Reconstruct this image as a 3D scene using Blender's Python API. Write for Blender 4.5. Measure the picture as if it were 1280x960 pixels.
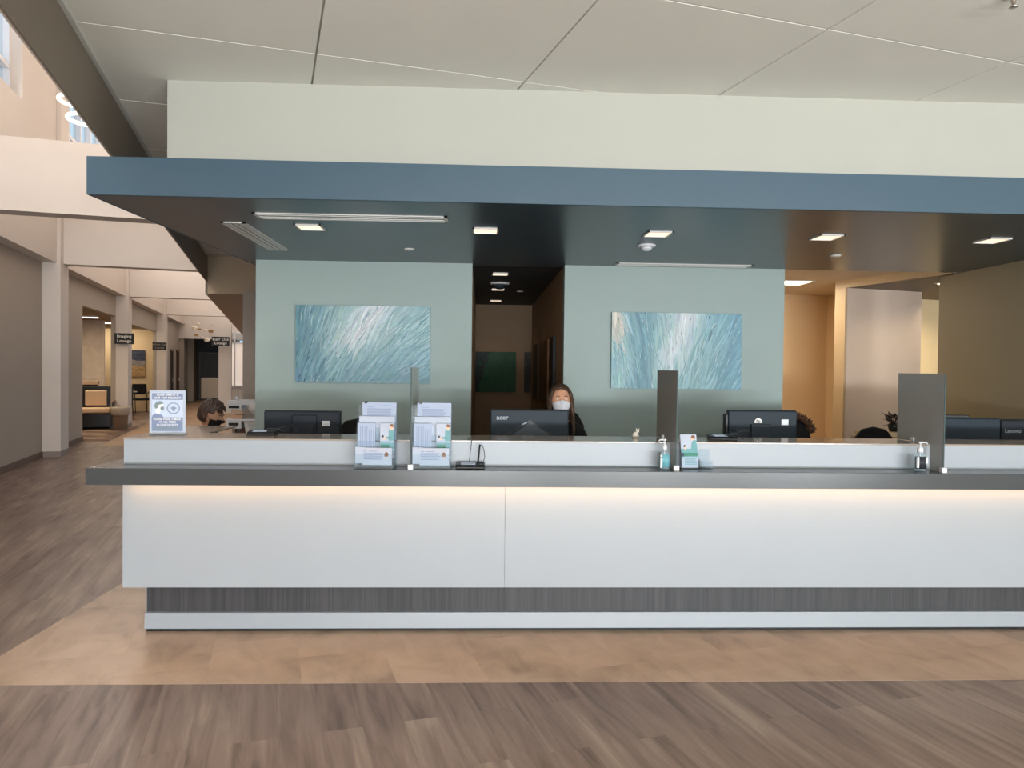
import bpy, bmesh, math, random
from mathutils import Vector, Matrix
random.seed(7)
for o in list(bpy.data.objects): bpy.data.objects.remove(o, do_unlink=True)
scene = bpy.context.scene
COL = scene.collection
R = math.radians
ANG = R(15.4)                       # the building grid is turned 15.4 degrees from the counter
CA, SA = math.cos(ANG), math.sin(ANG)
def bw(bx, by, z=0.0):              # building grid -> world
    return Vector((bx*CA - by*SA, bx*SA + by*CA, z))

# ------------------------------------------------------------------ camera
def make_camera():
    f, yaw, pitch, roll = 941.6, R(2.392), R(-1.145), R(0.693)
    F = Vector((math.sin(yaw)*math.cos(pitch), math.cos(yaw)*math.cos(pitch), math.sin(pitch)))
    r0 = Vector((math.cos(yaw), -math.sin(yaw), 0)); u0 = r0.cross(F)
    r = math.cos(roll)*r0 + math.sin(roll)*u0
    u = -math.sin(roll)*r0 + math.cos(roll)*u0
    cd = bpy.data.cameras.new('camera'); cam = bpy.data.objects.new('camera', cd)
    COL.objects.link(cam)
    cd.sensor_width = 36; cd.lens = f/1280*36; cd.clip_start = .05; cd.clip_end = 200
    m = Matrix((r, u, -F)).transposed().to_4x4(); m.translation = Vector((0, 0, 1.6))
    cam.matrix_world = m
    scene.camera = cam
make_camera()

# ------------------------------------------------------------------ light, exposure
scene.view_settings.view_transform = 'Standard'
scene.view_settings.look = 'None'
scene.view_settings.gamma = 1
scene.view_settings.exposure = 0.0
try: scene.view_settings.use_curve_mapping = False
except Exception: pass
W = bpy.data.worlds.new('sky'); scene.world = W; W.use_nodes = True
bg = W.node_tree.nodes['Background']
bg.inputs[0].default_value = (.62, .83, 1.0, 1); bg.inputs[1].default_value = 1.0

def area(name, loc, direction, sx, sy, power, color, spread=180):
    ld = bpy.data.lights.new(name, 'AREA'); ld.shape = 'RECTANGLE'; ld.size = sx; ld.size_y = sy
    ld.energy = power; ld.color = color; ld.spread = R(spread)
    o = bpy.data.objects.new(name, ld); COL.objects.link(o); o.location = loc
    o.rotation_euler = Vector(direction).to_track_quat('-Z', 'Y').to_euler()
    return o
def spot(name, loc, direction, power, color, angle=95, blend=.7, rad=.06):
    ld = bpy.data.lights.new(name, 'SPOT'); ld.energy = power; ld.color = color
    ld.spot_size = R(angle); ld.spot_blend = blend; ld.shadow_soft_size = rad
    o = bpy.data.objects.new(name, ld); COL.objects.link(o); o.location = loc
    o.rotation_euler = Vector(direction).to_track_quat('-Z', 'Y').to_euler()
    return o
DAY = (1.0, .965, .90); WARM = (1.0, .78, .52); SKYC = (.93, .96, 1.0); PEACH = (1.0, .93, .87)
# daylight through the tall windows behind the visitor, plus an added ceiling fill
for i, x in enumerate((-6.6, -3.3, 0.0, 3.3, 6.6)):
    area('window_daylight', (x, -6.9, 1.75), (0, 1, .02), 2.7, 2.7, 75, (.86, .93, 1.0))
    area('ceiling_fill', (x, -6.8, .5), (0, .7, .9), 2.7, .7, 610, (.93, .97, 1.0))  # upward fill lamps added to brighten the ceiling
# daylight through the clerestory windows of the hall
for by, ln, pw in ((-2.0, 8.0, 160), (6.5, 5.0, 140), (10.8, 3.2, 115), (18.0, 5.4, 240), (25.0, 5.0, 200), (31.2, 4.0, 190)):
    area('clerestory_daylight', bw(-3.44, by, 6.4), bw(1, 0, -.12), ln, 1.8, pw, PEACH)
# fill lamp added at the front of the hall to light the beam faces
area('hall_beam_fill', bw(-2.5, -6, 4.5), bw(0, 1, 0), 2.0, 5.0, 230, PEACH)

# ------------------------------------------------------------------ materials
def lin(c):
    out = []
    for v in c[:3]:
        v /= 255.0
        out.append(v/12.92 if v <= .04045 else ((v+.055)/1.055)**2.4)
    return (*out, 1)
MATS = {}
def mat(name, rgb, rough=.6, metal=0.0, spec=.5, noise=0.0, nscale=8, bump=0.0, bscale=200, emit=None, es=0, trans=0, alpha=1, ior=1.45, coat=0):
    if name in MATS: return MATS[name]
    m = bpy.data.materials.new(name); m.use_nodes = True; nt = m.node_tree; b = nt.nodes['Principled BSDF']
    c = lin(rgb); b.inputs['Base Color'].default_value = c
    b.inputs['Roughness'].default_value = rough; b.inputs['Metallic'].default_value = metal
    b.inputs['Specular IOR Level'].default_value = spec; b.inputs['IOR'].default_value = ior
    b.inputs['Transmission Weight'].default_value = trans; b.inputs['Alpha'].default_value = alpha
    b.inputs['Coat Weight'].default_value = coat
    tc = nt.nodes.new('ShaderNodeTexCoord')
    if noise:
        n = nt.nodes.new('ShaderNodeTexNoise'); n.inputs['Scale'].default_value = nscale; n.inputs['Detail'].default_value = 4
        nt.links.new(tc.outputs['Object'], n.inputs['Vector'])
        r = nt.nodes.new('ShaderNodeValToRGB')
        r.color_ramp.elements[0].position = .3; r.color_ramp.elements[1].position = .7
        r.color_ramp.elements[0].color = tuple(v*(1-noise) for v in c[:3])+(1,)
        r.color_ramp.elements[1].color = tuple(min(1, v*(1+noise)) for v in c[:3])+(1,)
        nt.links.new(n.outputs['Fac'], r.inputs[0]); nt.links.new(r.outputs[0], b.inputs['Base Color'])
    if bump:
        n = nt.nodes.new('ShaderNodeTexNoise'); n.inputs['Scale'].default_value = bscale; n.inputs['Detail'].default_value = 2
        nt.links.new(tc.outputs['Object'], n.inputs['Vector'])
        bp = nt.nodes.new('ShaderNodeBump'); bp.inputs['Strength'].default_value = bump; bp.inputs['Distance'].default_value = .002
        nt.links.new(n.outputs['Fac'], bp.inputs['Height']); nt.links.new(bp.outputs[0], b.inputs['Normal'])
    if emit:
        b.inputs['Emission Color'].default_value = lin(emit); b.inputs['Emission Strength'].default_value = es
    MATS[name] = m
    return m
def attr_mat(name, rough=.55):
    m = bpy.data.materials.new(name); m.use_nodes = True; nt = m.node_tree; b = nt.nodes['Principled BSDF']
    a = nt.nodes.new('ShaderNodeAttribute'); a.attribute_name = 'Col'
    nt.links.new(a.outputs['Color'], b.inputs['Base Color']); b.inputs['Roughness'].default_value = rough
    return m

def plank_mat(name, cols, length, width, rot, gap, gapcol, streak, rough=.42, sx=1.2, sy=14, mixer=.5):
    """planks: brick cells carry a tone each, stretched noise draws the grain"""
    m = bpy.data.materials.new(name); m.use_nodes = True; nt = m.node_tree; N = nt.nodes; L = nt.links
    b = N['Principled BSDF']; b.inputs['Roughness'].default_value = rough
    tc = N.new('ShaderNodeTexCoord'); mp = N.new('ShaderNodeMapping'); mp.inputs['Rotation'].default_value = (0, 0, rot); mp.inputs['Location'].default_value = (61.3, 87.7, 0)
    L.new(tc.outputs['Object'], mp.inputs['Vector'])
    br = N.new('ShaderNodeTexBrick'); br.inputs['Scale'].default_value = 1
    br.inputs['Brick Width'].default_value = length; br.inputs['Row Height'].default_value = width
    br.inputs['Mortar Size'].default_value = gap; br.inputs['Mortar Smooth'].default_value = .1
    br.offset = .37; br.offset_frequency = 2
    br.inputs['Color1'].default_value = (0, 0, 0, 1); br.inputs['Color2'].default_value = (1, 1, 1, 1)
    br.inputs['Mortar'].default_value = (.5, .5, .5, 1)
    L.new(mp.outputs[0], br.inputs['Vector'])
    # shift the grain from plank to plank
    cm = N.new('ShaderNodeVectorMath'); cm.operation = 'MULTIPLY'; cm.inputs[1].default_value = (7.3, 3.1, 5.7)
    L.new(br.outputs['Color'], cm.inputs[0])
    ad = N.new('ShaderNodeVectorMath'); ad.operation = 'ADD'
    L.new(mp.outputs[0], ad.inputs[0]); L.new(cm.outputs[0], ad.inputs[1])
    sc = N.new('ShaderNodeMapping'); sc.inputs['Scale'].default_value = (sx, sy, 1); L.new(ad.outputs[0], sc.inputs['Vector'])
    n1 = N.new('ShaderNodeTexNoise'); n1.inputs['Scale'].default_value = 1; n1.inputs['Detail'].default_value = 5; n1.inputs['Roughness'].default_value = .6
    n1.inputs['Distortion'].default_value = .6
    L.new(sc.outputs[0], n1.inputs['Vector'])
    # broad tone clouds along the board
    sc2 = N.new('ShaderNodeMapping'); sc2.inputs['Scale'].default_value = (sx*.9, sy*.28, 1); L.new(ad.outputs[0], sc2.inputs['Vector'])
    n2 = N.new('ShaderNodeTexNoise'); n2.inputs['Scale'].default_value = 1; n2.inputs['Detail'].default_value = 2
    L.new(sc2.outputs[0], n2.inputs['Vector'])
    bwn = N.new('ShaderNodeSeparateColor'); L.new(br.outputs['Color'], bwn.inputs[0])
    m1 = N.new('ShaderNodeMath'); m1.operation = 'MULTIPLY_ADD'; m1.inputs[1].default_value = streak; L.new(n1.outputs['Fac'], m1.inputs[0])
    m2 = N.new('ShaderNodeMath'); m2.operation = 'MULTIPLY_ADD'; m2.inputs[1].default_value = .75; L.new(n2.outputs['Fac'], m2.inputs[0]); L.new(m1.outputs[0], m2.inputs[2])
    m3 = N.new('ShaderNodeMath'); m3.operation = 'MULTIPLY_ADD'; m3.inputs[1].default_value = mixer; L.new(bwn.outputs[0], m3.inputs[0]); L.new(m2.outputs[0], m3.inputs[2])
    m1.inputs[2].default_value = -(streak+.75+mixer)/2+.5
    r = N.new('ShaderNodeValToRGB'); e = r.color_ramp.elements
    e[0].position = .22; e[0].color = lin(cols[0]); e[1].position = .78; e[1].color = lin(cols[-1])
    k = len(cols)
    for i in range(1, k-1):
        x = e.new(.22+.56*i/(k-1)); x.color = lin(cols[i])
    L.new(m3.outputs[0], r.inputs[0])
    mx = N.new('ShaderNodeMix'); mx.data_type = 'RGBA'
    L.new(br.outputs['Fac'], mx.inputs[0]); L.new(r.outputs[0], mx.inputs[6]); mx.inputs[7].default_value = lin(gapcol)
    L.new(mx.outputs[2], b.inputs['Base Color'])
    bp = N.new('ShaderNodeBump'); bp.inputs['Strength'].default_value = .15; bp.inputs['Distance'].default_value = .001
    L.new(n1.outputs['Fac'], bp.inputs['Height']); L.new(bp.outputs[0], b.inputs['Normal'])
    return m

M_wood = plank_mat('grey_brown_wood_plank', [(82, 66, 58), (112, 94, 85), (128, 111, 101), (150, 133, 118)], 1.22, .18, R(90)-ANG-R(180), .0006, (98, 82, 74), 1.15, rough=.38, sx=1.3, sy=15, mixer=.07)
M_tan = plank_mat('tan_vinyl_tile', [(146, 125, 106), (168, 145, 123), (182, 158, 136), (190, 168, 147)], .92, .46, R(90)-ANG, .0005, (172, 144, 121), .95, rough=.38, sx=3.0, sy=5.0, mixer=.05)
M_tandark = plank_mat('hall_vinyl_tile', [(140, 110, 80), (160, 128, 95), (168, 136, 104)], .92, .46, R(90)-ANG, .0012, (120, 95, 70), .5, rough=.45, sx=2, sy=4, mixer=.3)
M_carpet = plank_mat('lounge_carpet', [(80, 60, 48), (112, 88, 70), (150, 125, 104)], .5, .25, R(20), .0, (90, 70, 55), 1.3, rough=.95, sx=3, sy=16)
M_dlam = plank_mat('dark_linear_laminate', [(40, 42, 46), (52, 53, 56), (64, 64, 67)], 40, 20, R(90), 0, (60, 60, 60), 1.5, rough=.5, sx=.5, sy=60, mixer=0)
M_white = mat('white_laminate', (153, 159, 165), .38, noise=.012, nscale=2)
M_quartz = mat('grey_quartz', (63, 66, 67), .22, noise=.05, nscale=500)
M_quartz2 = mat('reflection_tinted_quartz', (150, 138, 126), .16, noise=.04, nscale=400)  # grey stone with the brown reflection on its top put into the colour
M_trim = mat('grey_vinyl_base', (146, 153, 160), .35)
M_base = mat('taupe_vinyl_base', (140, 128, 120), .5)
M_basebrown = mat('brown_vinyl_base', (104, 80, 64), .5)
M_blue = mat('slate_blue_paint', (57, 80, 94), .42, noise=.02, nscale=3)
M_soffit = mat('dark_slate_paint', (54, 70, 79), .30, noise=.03, nscale=3)
M_seaf = mat('seafoam_paint', (150, 165, 161), .6, noise=.012, nscale=4, bump=.05)
M_cream = mat('cream_paint', (174, 173, 162), .6, noise=.01, nscale=3)
M_ceil = mat('ceiling_panel', (232, 229, 218), .65, noise=.015, nscale=3, bump=.05, bscale=120)
M_groove = mat('ceiling_reveal', (200, 198, 190), .7)
M_taupe = mat('taupe_paint', (128, 116, 102), .6, noise=.015, nscale=3)
M_hall = mat('hall_beige_paint', (214, 204, 195), .6, noise=.01, nscale=3)
M_hallg = mat('hall_greige_paint', (170, 158, 144), .6, noise=.01, nscale=3)
M_gold = mat('golden_beige_paint', (208, 184, 146), .6, noise=.01, nscale=3)
M_goldd = mat('warm_tan_paint', (220, 192, 152), .6, noise=.01, nscale=3)
M_mauve = mat('mauve_beige_paint', (212, 192, 176), .6, noise=.01, nscale=3)
M_olive = mat('olive_taupe_paint', (152, 142, 118), .55, noise=.012, nscale=3)
M_corr = mat('brown_corridor_paint', (150, 122, 92), .6)
M_black = mat('black_plastic', (22, 24, 27), .4)
M_blk2 = mat('black_gloss_plastic', (20, 22, 26), .22)
M_char = mat('charcoal_plastic', (40, 50, 58), .5, spec=.22)
M_chard = mat('dark_charcoal_plastic', (31, 37, 45), .5, spec=.25)
M_dark = mat('blackened_opening', (12, 11, 10), .9)
M_fabk = mat('black_fabric', (20, 20, 22), .9, bump=.3, bscale=500)
M_whitep = mat('white_plastic', (205, 207, 210), .35)
M_wmetal = mat('white_painted_metal', (205, 203, 198), .4)
M_alu = mat('window_aluminium', (226, 228, 234), .4)
M_steel = mat('brushed_steel', (190, 178, 165), .32, metal=1)
M_paper = mat('white_paper', (172, 179, 192), .6)
M_paper2 = mat('pale_blue_paper', (158, 169, 190), .6)
M_ink = mat('pale_print', (132, 143, 166), .7)
M_ink2 = mat('grey_print', (140, 148, 168), .7)
M_green = mat('green_print', (18, 120, 88), .6)
M_teal = mat('teal_print', (104, 152, 156), .6)
M_skinp = mat('peach_print', (222, 180, 152), .6)
M_brownp = mat('brown_print', (120, 76, 52), .6)
M_rust = mat('rust_print', (206, 178, 170), .6)
M_signbl = mat('blue_grey_print', (120, 132, 160), .6)
M_signgr = mat('sage_print', (118, 134, 134), .6)
M_signbg = mat('pale_sign_paper', (184, 196, 214), .6)
M_sblack = mat('black_sign_face', (16, 16, 18), .45)
M_letter = mat('white_lettering', (235, 232, 225), .6)
M_greyl = mat('silver_lettering', (150, 158, 165), .4)
M_led = mat('led_strip_glow', (255, 230, 190), .5, emit=(255, 196, 128), es=24)
M_lamp = mat('warm_lamp_glow', (255, 240, 215), .5, emit=(255, 226, 196), es=1.15)
M_lampc = mat('cool_lamp_glow', (255, 250, 240), .5, emit=(255, 248, 236), es=3.0)
M_lampw = mat('panel_lamp_glow', (255, 244, 220), .5, emit=(255, 240, 212), es=3.0)
def clear_mat(name, tint, body):
    m = bpy.data.materials.new(name); m.use_nodes = True; nt = m.node_tree; N = nt.nodes; L = nt.links
    b = N['Principled BSDF']; b.inputs['Base Color'].default_value = lin((225, 235, 240)); b.inputs['Roughness'].default_value = .08
    t = N.new('ShaderNodeBsdfTransparent'); t.inputs[0].default_value = lin(tint)
    mx = N.new('ShaderNodeMixShader'); mx.inputs[0].default_value = 1-body
    L.new(b.outputs[0], mx.inputs[1]); L.new(t.outputs[0], mx.inputs[2]); L.new(mx.outputs[0], N['Material Output'].inputs['Surface'])
    return m
M_glass = clear_mat('window_glass', (246, 250, 252), .04)
M_clear = clear_mat('clear_acrylic', (248, 251, 253), .05)
M_bottle = clear_mat('clear_bottle_plastic', (238, 246, 248), .16)
M_gel = clear_mat('sanitizer_gel', (222, 236, 236), .12)
M_hairb = mat('dark_brown_hair', (58, 42, 34), .55, noise=.35, nscale=60)
M_hairl = mat('brown_hair', (74, 54, 40), .55, noise=.35, nscale=60)
M_skin = mat('skin', (212, 160, 130), .55)
M_skin2 = mat('tanned_skin', (176, 134, 108), .55)
M_mask = mat('white_mask_cloth', (228, 230, 236), .8)
M_maskk = mat('black_mask_cloth', (18, 18, 20), .85)
M_eye = mat('eye_white', (225, 222, 218), .3)
M_iris = mat('dark_iris', (40, 28, 22), .3)
M_jeans = mat('navy_cloth', (40, 48, 66), .9)
M_cush = mat('tan_upholstery', (206, 176, 146), .85, bump=.2, bscale=300)
M_bin = mat('taupe_bin_plastic', (132, 108, 90), .5)
M_bag = mat('clear_bin_liner', (200, 184, 166), .3, trans=.35)
M_fur = mat('brown_fur', (110, 80, 60), .9, noise=.5, nscale=90)
M_leaf = mat('dark_brown_leaf', (50, 32, 24), .6)
M_goldm = mat('gilded_glass', (176, 140, 84), .3, metal=.6)
M_shell = mat('pearl_glass', (232, 220, 204), .25)
M_wood2 = mat('brown_wood', (104, 72, 50), .5)
M_navy = mat('dark_navy_paint', (26, 32, 40), .5)
M_figure = mat('cream_ceramic', (226, 220, 206), .4)
M_cream2 = mat('pale_folder_paper', (232, 206, 168), .7)
# divider: grey tinted, half mirrored acrylic
def divider_mat():
    m = bpy.data.materials.new('grey_tinted_acrylic'); m.use_nodes = True; nt = m.node_tree; N = nt.nodes; L = nt.links
    b = N['Principled BSDF']; b.inputs['Base Color'].default_value = lin((172, 170, 168)); b.inputs['Roughness'].default_value = .07
    b.inputs['IOR'].default_value = 1.33
    t = N.new('ShaderNodeBsdfTransparent'); t.inputs[0].default_value = lin((215, 225, 220))
    mx = N.new('ShaderNodeMixShader'); mx.inputs[0].default_value = .2
    L.new(b.outputs[0], mx.inputs[1]); L.new(t.outputs[0], mx.inputs[2]); L.new(mx.outputs[0], N['Material Output'].inputs['Surface'])
    return m
M_div = divider_mat()

# ------------------------------------------------------------------ mesh helpers
class MB:
    def __init__(s): s.bm = bmesh.new()
    def box(s, x0, x1, y0, y1, z0, z1):
        v = [s.bm.verts.new(p) for p in ((x0,y0,z0),(x1,y0,z0),(x1,y1,z0),(x0,y1,z0),(x0,y0,z1),(x1,y0,z1),(x1,y1,z1),(x0,y1,z1))]
        for f in ((3,2,1,0),(4,5,6,7),(0,1,5,4),(1,2,6,5),(2,3,7,6),(3,0,4,7)): s.bm.faces.new([v[i] for i in f])
        return s
    def prism(s, poly, z0, z1):
        a = [s.bm.verts.new((p[0], p[1], z0)) for p in poly]; b = [s.bm.verts.new((p[0], p[1], z1)) for p in poly]; n = len(poly)
        s.bm.faces.new(a[::-1]); s.bm.faces.new(b)
        for i in range(n): s.bm.faces.new((a[i], a[(i+1) % n], b[(i+1) % n], b[i]))
        return s
    def prismy(s, poly, y0, y1):     # polygon in x,z extruded along y
        a = [s.bm.verts.new((p[0], y0, p[1])) for p in poly]; b = [s.bm.verts.new((p[0], y1, p[1])) for p in poly]; n = len(poly)
        s.bm.faces.new(a); s.bm.faces.new(b[::-1])
        for i in range(n): s.bm.faces.new((a[(i+1) % n], a[i], b[i], b[(i+1) % n]))
        return s
    def prismx(s, poly, x0, x1):     # polygon in y,z extruded along x
        a = [s.bm.verts.new((x0, p[0], p[1])) for p in poly]; b = [s.bm.verts.new((x1, p[0], p[1])) for p in poly]; n = len(poly)
        s.bm.faces.new(a[::-1]); s.bm.faces.new(b)
        for i in range(n): s.bm.faces.new((a[i], a[(i+1) % n], b[(i+1) % n], b[i]))
        return s
    def ring(s, c, ax, r, n):
        ax = Vector(ax).normalized(); t = Vector((0, 0, 1)) if abs(ax.z) < .9 else Vector((1, 0, 0))
        u = ax.cross(t).normalized(); w = ax.cross(u)
        return [s.bm.verts.new(Vector(c)+r*(math.cos(2*math.pi*i/n)*u+math.sin(2*math.pi*i/n)*w)) for i in range(n)]
    def tube(s, pts, rad, n=8, caps=True):
        pts = [Vector(p) for p in pts]; k = len(pts)
        rs = rad if isinstance(rad, (list, tuple)) else [rad]*k
        prev = None; first = None; u = None
        for i in range(k):
            d = (pts[min(i+1, k-1)]-pts[max(i-1, 0)]).normalized()
            if u is None:
                t = Vector((0, 0, 1)) if abs(d.z) < .9 else Vector((1, 0, 0)); u = d.cross(t).normalized()
            u = (u-d*u.dot(d)).normalized(); w = d.cross(u)
            rg = [s.bm.verts.new(pts[i]+rs[i]*(math.cos(2*math.pi*j/n)*u+math.sin(2*math.pi*j/n)*w)) for j in range(n)]
            if prev:
                for j in range(n): s.bm.faces.new((prev[j], prev[(j+1) % n], rg[(j+1) % n], rg[j]))
            else: first = rg
            prev = rg
        if caps: s.bm.faces.new(first[::-1]); s.bm.faces.new(prev)
        return s
    def lathe(s, prof, c=(0, 0, 0), n=20, sx=1, sy=1):
        c = Vector(c); prev = None; rings = []
        for r, z in prof:
            if r < 1e-5: rg = [s.bm.verts.new(c+Vector((0, 0, z)))]
            else: rg = [s.bm.verts.new(c+Vector((sx*r*math.cos(2*math.pi*j/n), sy*r*math.sin(2*math.pi*j/n), z))) for j in range(n)]
            if prev:
                for j in range(n):
                    a, b = prev, rg
                    if len(a) == 1 and len(b) == 1: continue
                    if len(a) == 1: s.bm.faces.new((a[0], b[(j+1) % n], b[j]))
                    elif len(b) == 1: s.bm.faces.new((a[j], a[(j+1) % n], b[0]))
                    else: s.bm.faces.new((a[j], a[(j+1) % n], b[(j+1) % n], b[j]))
            prev = rg; rings.append(rg)
        if len(rings[0]) > 1: s.bm.faces.new(rings[0][::-1])
        if len(rings[-1]) > 1: s.bm.faces.new(rings[-1])
        return s
    def ball(s, c, r, n=14, sx=1, sy=1, sz=1):
        k = 9
        prof = [(r*math.sin(math.pi*i/k), -r*sz*math.cos(math.pi*i/k)) for i in range(k+1)]
        prof[0] = (0, -r*sz); prof[-1] = (0, r*sz)
        return s.lathe(prof, c, n, sx, sy)
    def xf(s, mtx):
        bmesh.ops.transform(s.bm, matrix=mtx, verts=s.bm.verts); return s
    def build(s, name, m, parent=None, bevel=0.0, smooth=False, seg=2):
        me = bpy.data.meshes.new(name)
        bmesh.ops.recalc_face_normals(s.bm, faces=s.bm.faces)
        s.bm.to_mesh(me); s.bm.free()
        o = bpy.data.objects.new(name, me); COL.objects.link(o); me.materials.append(m)
        if parent: o.parent = parent
        if bevel:
            bv = o.modifiers.new('edge', 'BEVEL'); bv.width = bevel; bv.segments = seg; bv.limit_method = 'ANGLE'; bv.angle_limit = R(40)
        if smooth:
            for p in me.polygons: p.use_smooth = True
        return o
def tag(o, label=None, cat=None, group=None, kind=None):
    if label: o['label'] = label
    if cat: o['category'] = cat
    if group: o['group'] = group
    if kind: o['kind'] = kind
    return o
def thing(name, label, cat, loc=(0, 0, 0), rz=0.0, group=None):
    o = bpy.data.objects.new(name, None); COL.objects.link(o); o.location = loc; o.rotation_euler = (0, 0, rz)
    return tag(o, label, cat, group)
def copy_tree(o, parent=None):
    kids = list(o.children)
    c = o.copy(); COL.objects.link(c)
    if parent: c.parent = parent
    for ch in kids: copy_tree(ch, c)
    return c
def dup(root, loc, rz, label, group=None):
    c = copy_tree(root); c.location = loc; c.rotation_euler = (0, 0, rz); c['label'] = label
    if group: c['group'] = group
    return c
def struct(name, mb, m, label=None, cat=None, grid=False, bevel=0, parent=None, **k):
    o = mb.build(name, m, parent, bevel=bevel, **k)
    if parent is None:
        if grid: o.rotation_euler = (0, 0, ANG)
        o['kind'] = 'structure'
        if label: o['label'] = label
        if cat: o['category'] = cat
    return o
def text(name, body, size, m, parent, loc, rot=(R(90), 0, 0), align='CENTER', ext=.0006, spacing=1.0, bold=0.0, line=1.0):
    cu = bpy.data.curves.new(name, 'FONT'); cu.body = body; cu.size = size; cu.align_x = align; cu.align_y = 'CENTER'
    cu.extrude = ext; cu.offset = bold; cu.space_character = spacing; cu.space_line = line; cu.resolution_u = 3
    t = bpy.data.objects.new(name, cu); COL.objects.link(t)
    bpy.context.view_layer.update()
    me = bpy.data.meshes.new_from_object(t.evaluated_get(bpy.context.evaluated_depsgraph_get()))
    bpy.data.objects.remove(t, do_unlink=True)
    me.materials.clear(); me.materials.append(m)
    o = bpy.data.objects.new(name, me); COL.objects.link(o); o.parent = parent; o.location = loc; o.rotation_euler = rot
    return o

# ================================================================== FLOOR
b = MB().box(-24, 14, -8, 48, -.1, 0)
struct('floor', b, M_wood, 'grey brown wood plank floor', 'floor')
b = MB().box(-2.6, 9, 3.81, 6.83, 0, .0008)
struct('floor', b, M_tan, 'tan tile band around the white reception counter', 'floor')
b = MB().box(-3.15, -.9, 16.3, 38, 0, .002)
struct('floor', b, M_tandark, 'tan tile path down the far hall', 'floor', grid=True)
b = MB().box(-12, -3.72, 17.3, 28.5, 0, .003)
struct('floor', b, M_carpet, 'brown patterned carpet of the lounges', 'floor', grid=True)
b = MB().box(-3.72, -3.2, 17.3, 21.3, 0, .0025)
struct('floor', b, M_carpet, 'strip of brown patterned carpet at the lounge opening', 'floor', grid=True)

# ================================================================== MAIN CEILING (panels with real reveals)
b = MB(); g = .006
ax = [-1.0] + [.242+1.266*i for i in range(0, 11)]
ay = [4.515+1.22*i for i in range(-14, 8)]
for i in range(len(ax)-1):
    for j in range(len(ay)-1):
        y1 = min(ay[j+1], 13.62)
        if y1 <= ay[j]: continue
        b.box(ax[i]+(g if i else 0), ax[i+1]-g, ay[j]+g, y1-g, 3.4, 3.43)
struct('ceiling', b, M_ceil, 'off white ceiling of large square panels', 'ceiling', grid=True)
b = MB().box(-1.0, 13, -14, 13.62, 3.42, 3.5)
struct('ceiling', b, M_groove, 'backing above the ceiling panel reveals', 'ceiling', grid=True)

# ================================================================== ROOM BEHIND THE VISITOR
b = MB(); xs = [-14, -8.05, -5.15, -4.75, -1.85, -1.45, 1.45, 1.85, 4.75, 5.15, 8.05, 9.3]
b.box(-14, 9.3, -7.3, -7.1, 0, .35); b.box(-14, 9.3, -7.3, -7.1, 3.15, 3.5)
for i in range(0, len(xs)-1, 2): b.box(xs[i], xs[i+1], -7.3, -7.1, .35, 3.15)
struct('wall_rear', b, M_cream, 'cream wall with tall windows behind the visitor', 'wall')
b = MB().box(9.1, 9.3, -7.3, 20, 0, 3.5); struct('wall_east', b, M_cream, 'cream end wall of the waiting area', 'wall')

# ================================================================== HALL ON THE LEFT
# wall that carries the ceiling edge, with its taupe inner face
b = MB().box(-1.035, -1.022, -14, 13.6, 2.998, 8.0).box(-1.045, -1.03, 13.6, 34.6, 2.8, 8.0)
struct('wall_hall_right', b, M_hall, 'upper hall wall above the ceiling edge', 'wall', grid=True)
b = MB().box(-1.022, -1.01, -14, 13.62, 2.995, 3.42).box(-1.045, -1.01, 13.6, 13.62, 2.79, 3.42)
struct('trim_1', b, M_taupe, 'taupe band between waiting area ceiling and hall', 'trim', grid=True)
b = MB().box(-1.012, -.985, -14, 13.0, 3.385, 3.41)
struct('trim_2', b, M_groove, 'thin grey reveal along the ceiling edge', 'trim', grid=True)
# bulkhead and lower ceiling beyond
b = MB().prism([bw(-1.03, 13.62), bw(1.6, 12.6), bw(6, 34.6), bw(-1.03, 34.6)], 2.8, 3.45)
struct('ceiling', b, mat('bulkhead_paint', (178, 158, 134), .6), 'lowered beige ceiling beyond the blue canopy', 'ceiling')
# left wall
b = MB()
b.box(-3.80, -3.69, -14, 17.5, 0, 3.31)
b.box(-3.80, -3.69, 17.5, 21.0, 2.80, 3.31).box(-3.80, -3.69, 21.0, 21.53, 0, 3.31)
b.box(-3.80, -3.69, 21.53, 28.1, 2.72, 3.31).box(-3.80, -3.69, 28.1, 34.7, 0, 3.31)
b.box(-3.95, -3.80, -14, 34.7, 3.2, 3.31)
struct('wall_left', b, M_hallg, 'greige recessed wall along the left of the hall', 'wall', grid=True)
b = MB(); wz0, wz1 = 5.43, 7.5
b.box(-3.95, -3.47, -14, 34.7, 3.31, wz0).box(-3.95, -3.47, -14, 34.7, wz1, 8.0)
wins = [(-7, 2), (4, 8.4), (9.0, 12.75), (15.25, 20.6), (22.2, 27.3), (29, 33)]
edges = [-14]+[e for w in wins for e in w]+[34.7]
for i in range(0, len(edges), 2): b.box(-3.95, -3.47, edges[i], edges[i+1], wz0, wz1)
struct('wall_left_upper', b, M_hall, 'cream upper hall wall with high windows', 'wall', grid=True)
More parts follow.
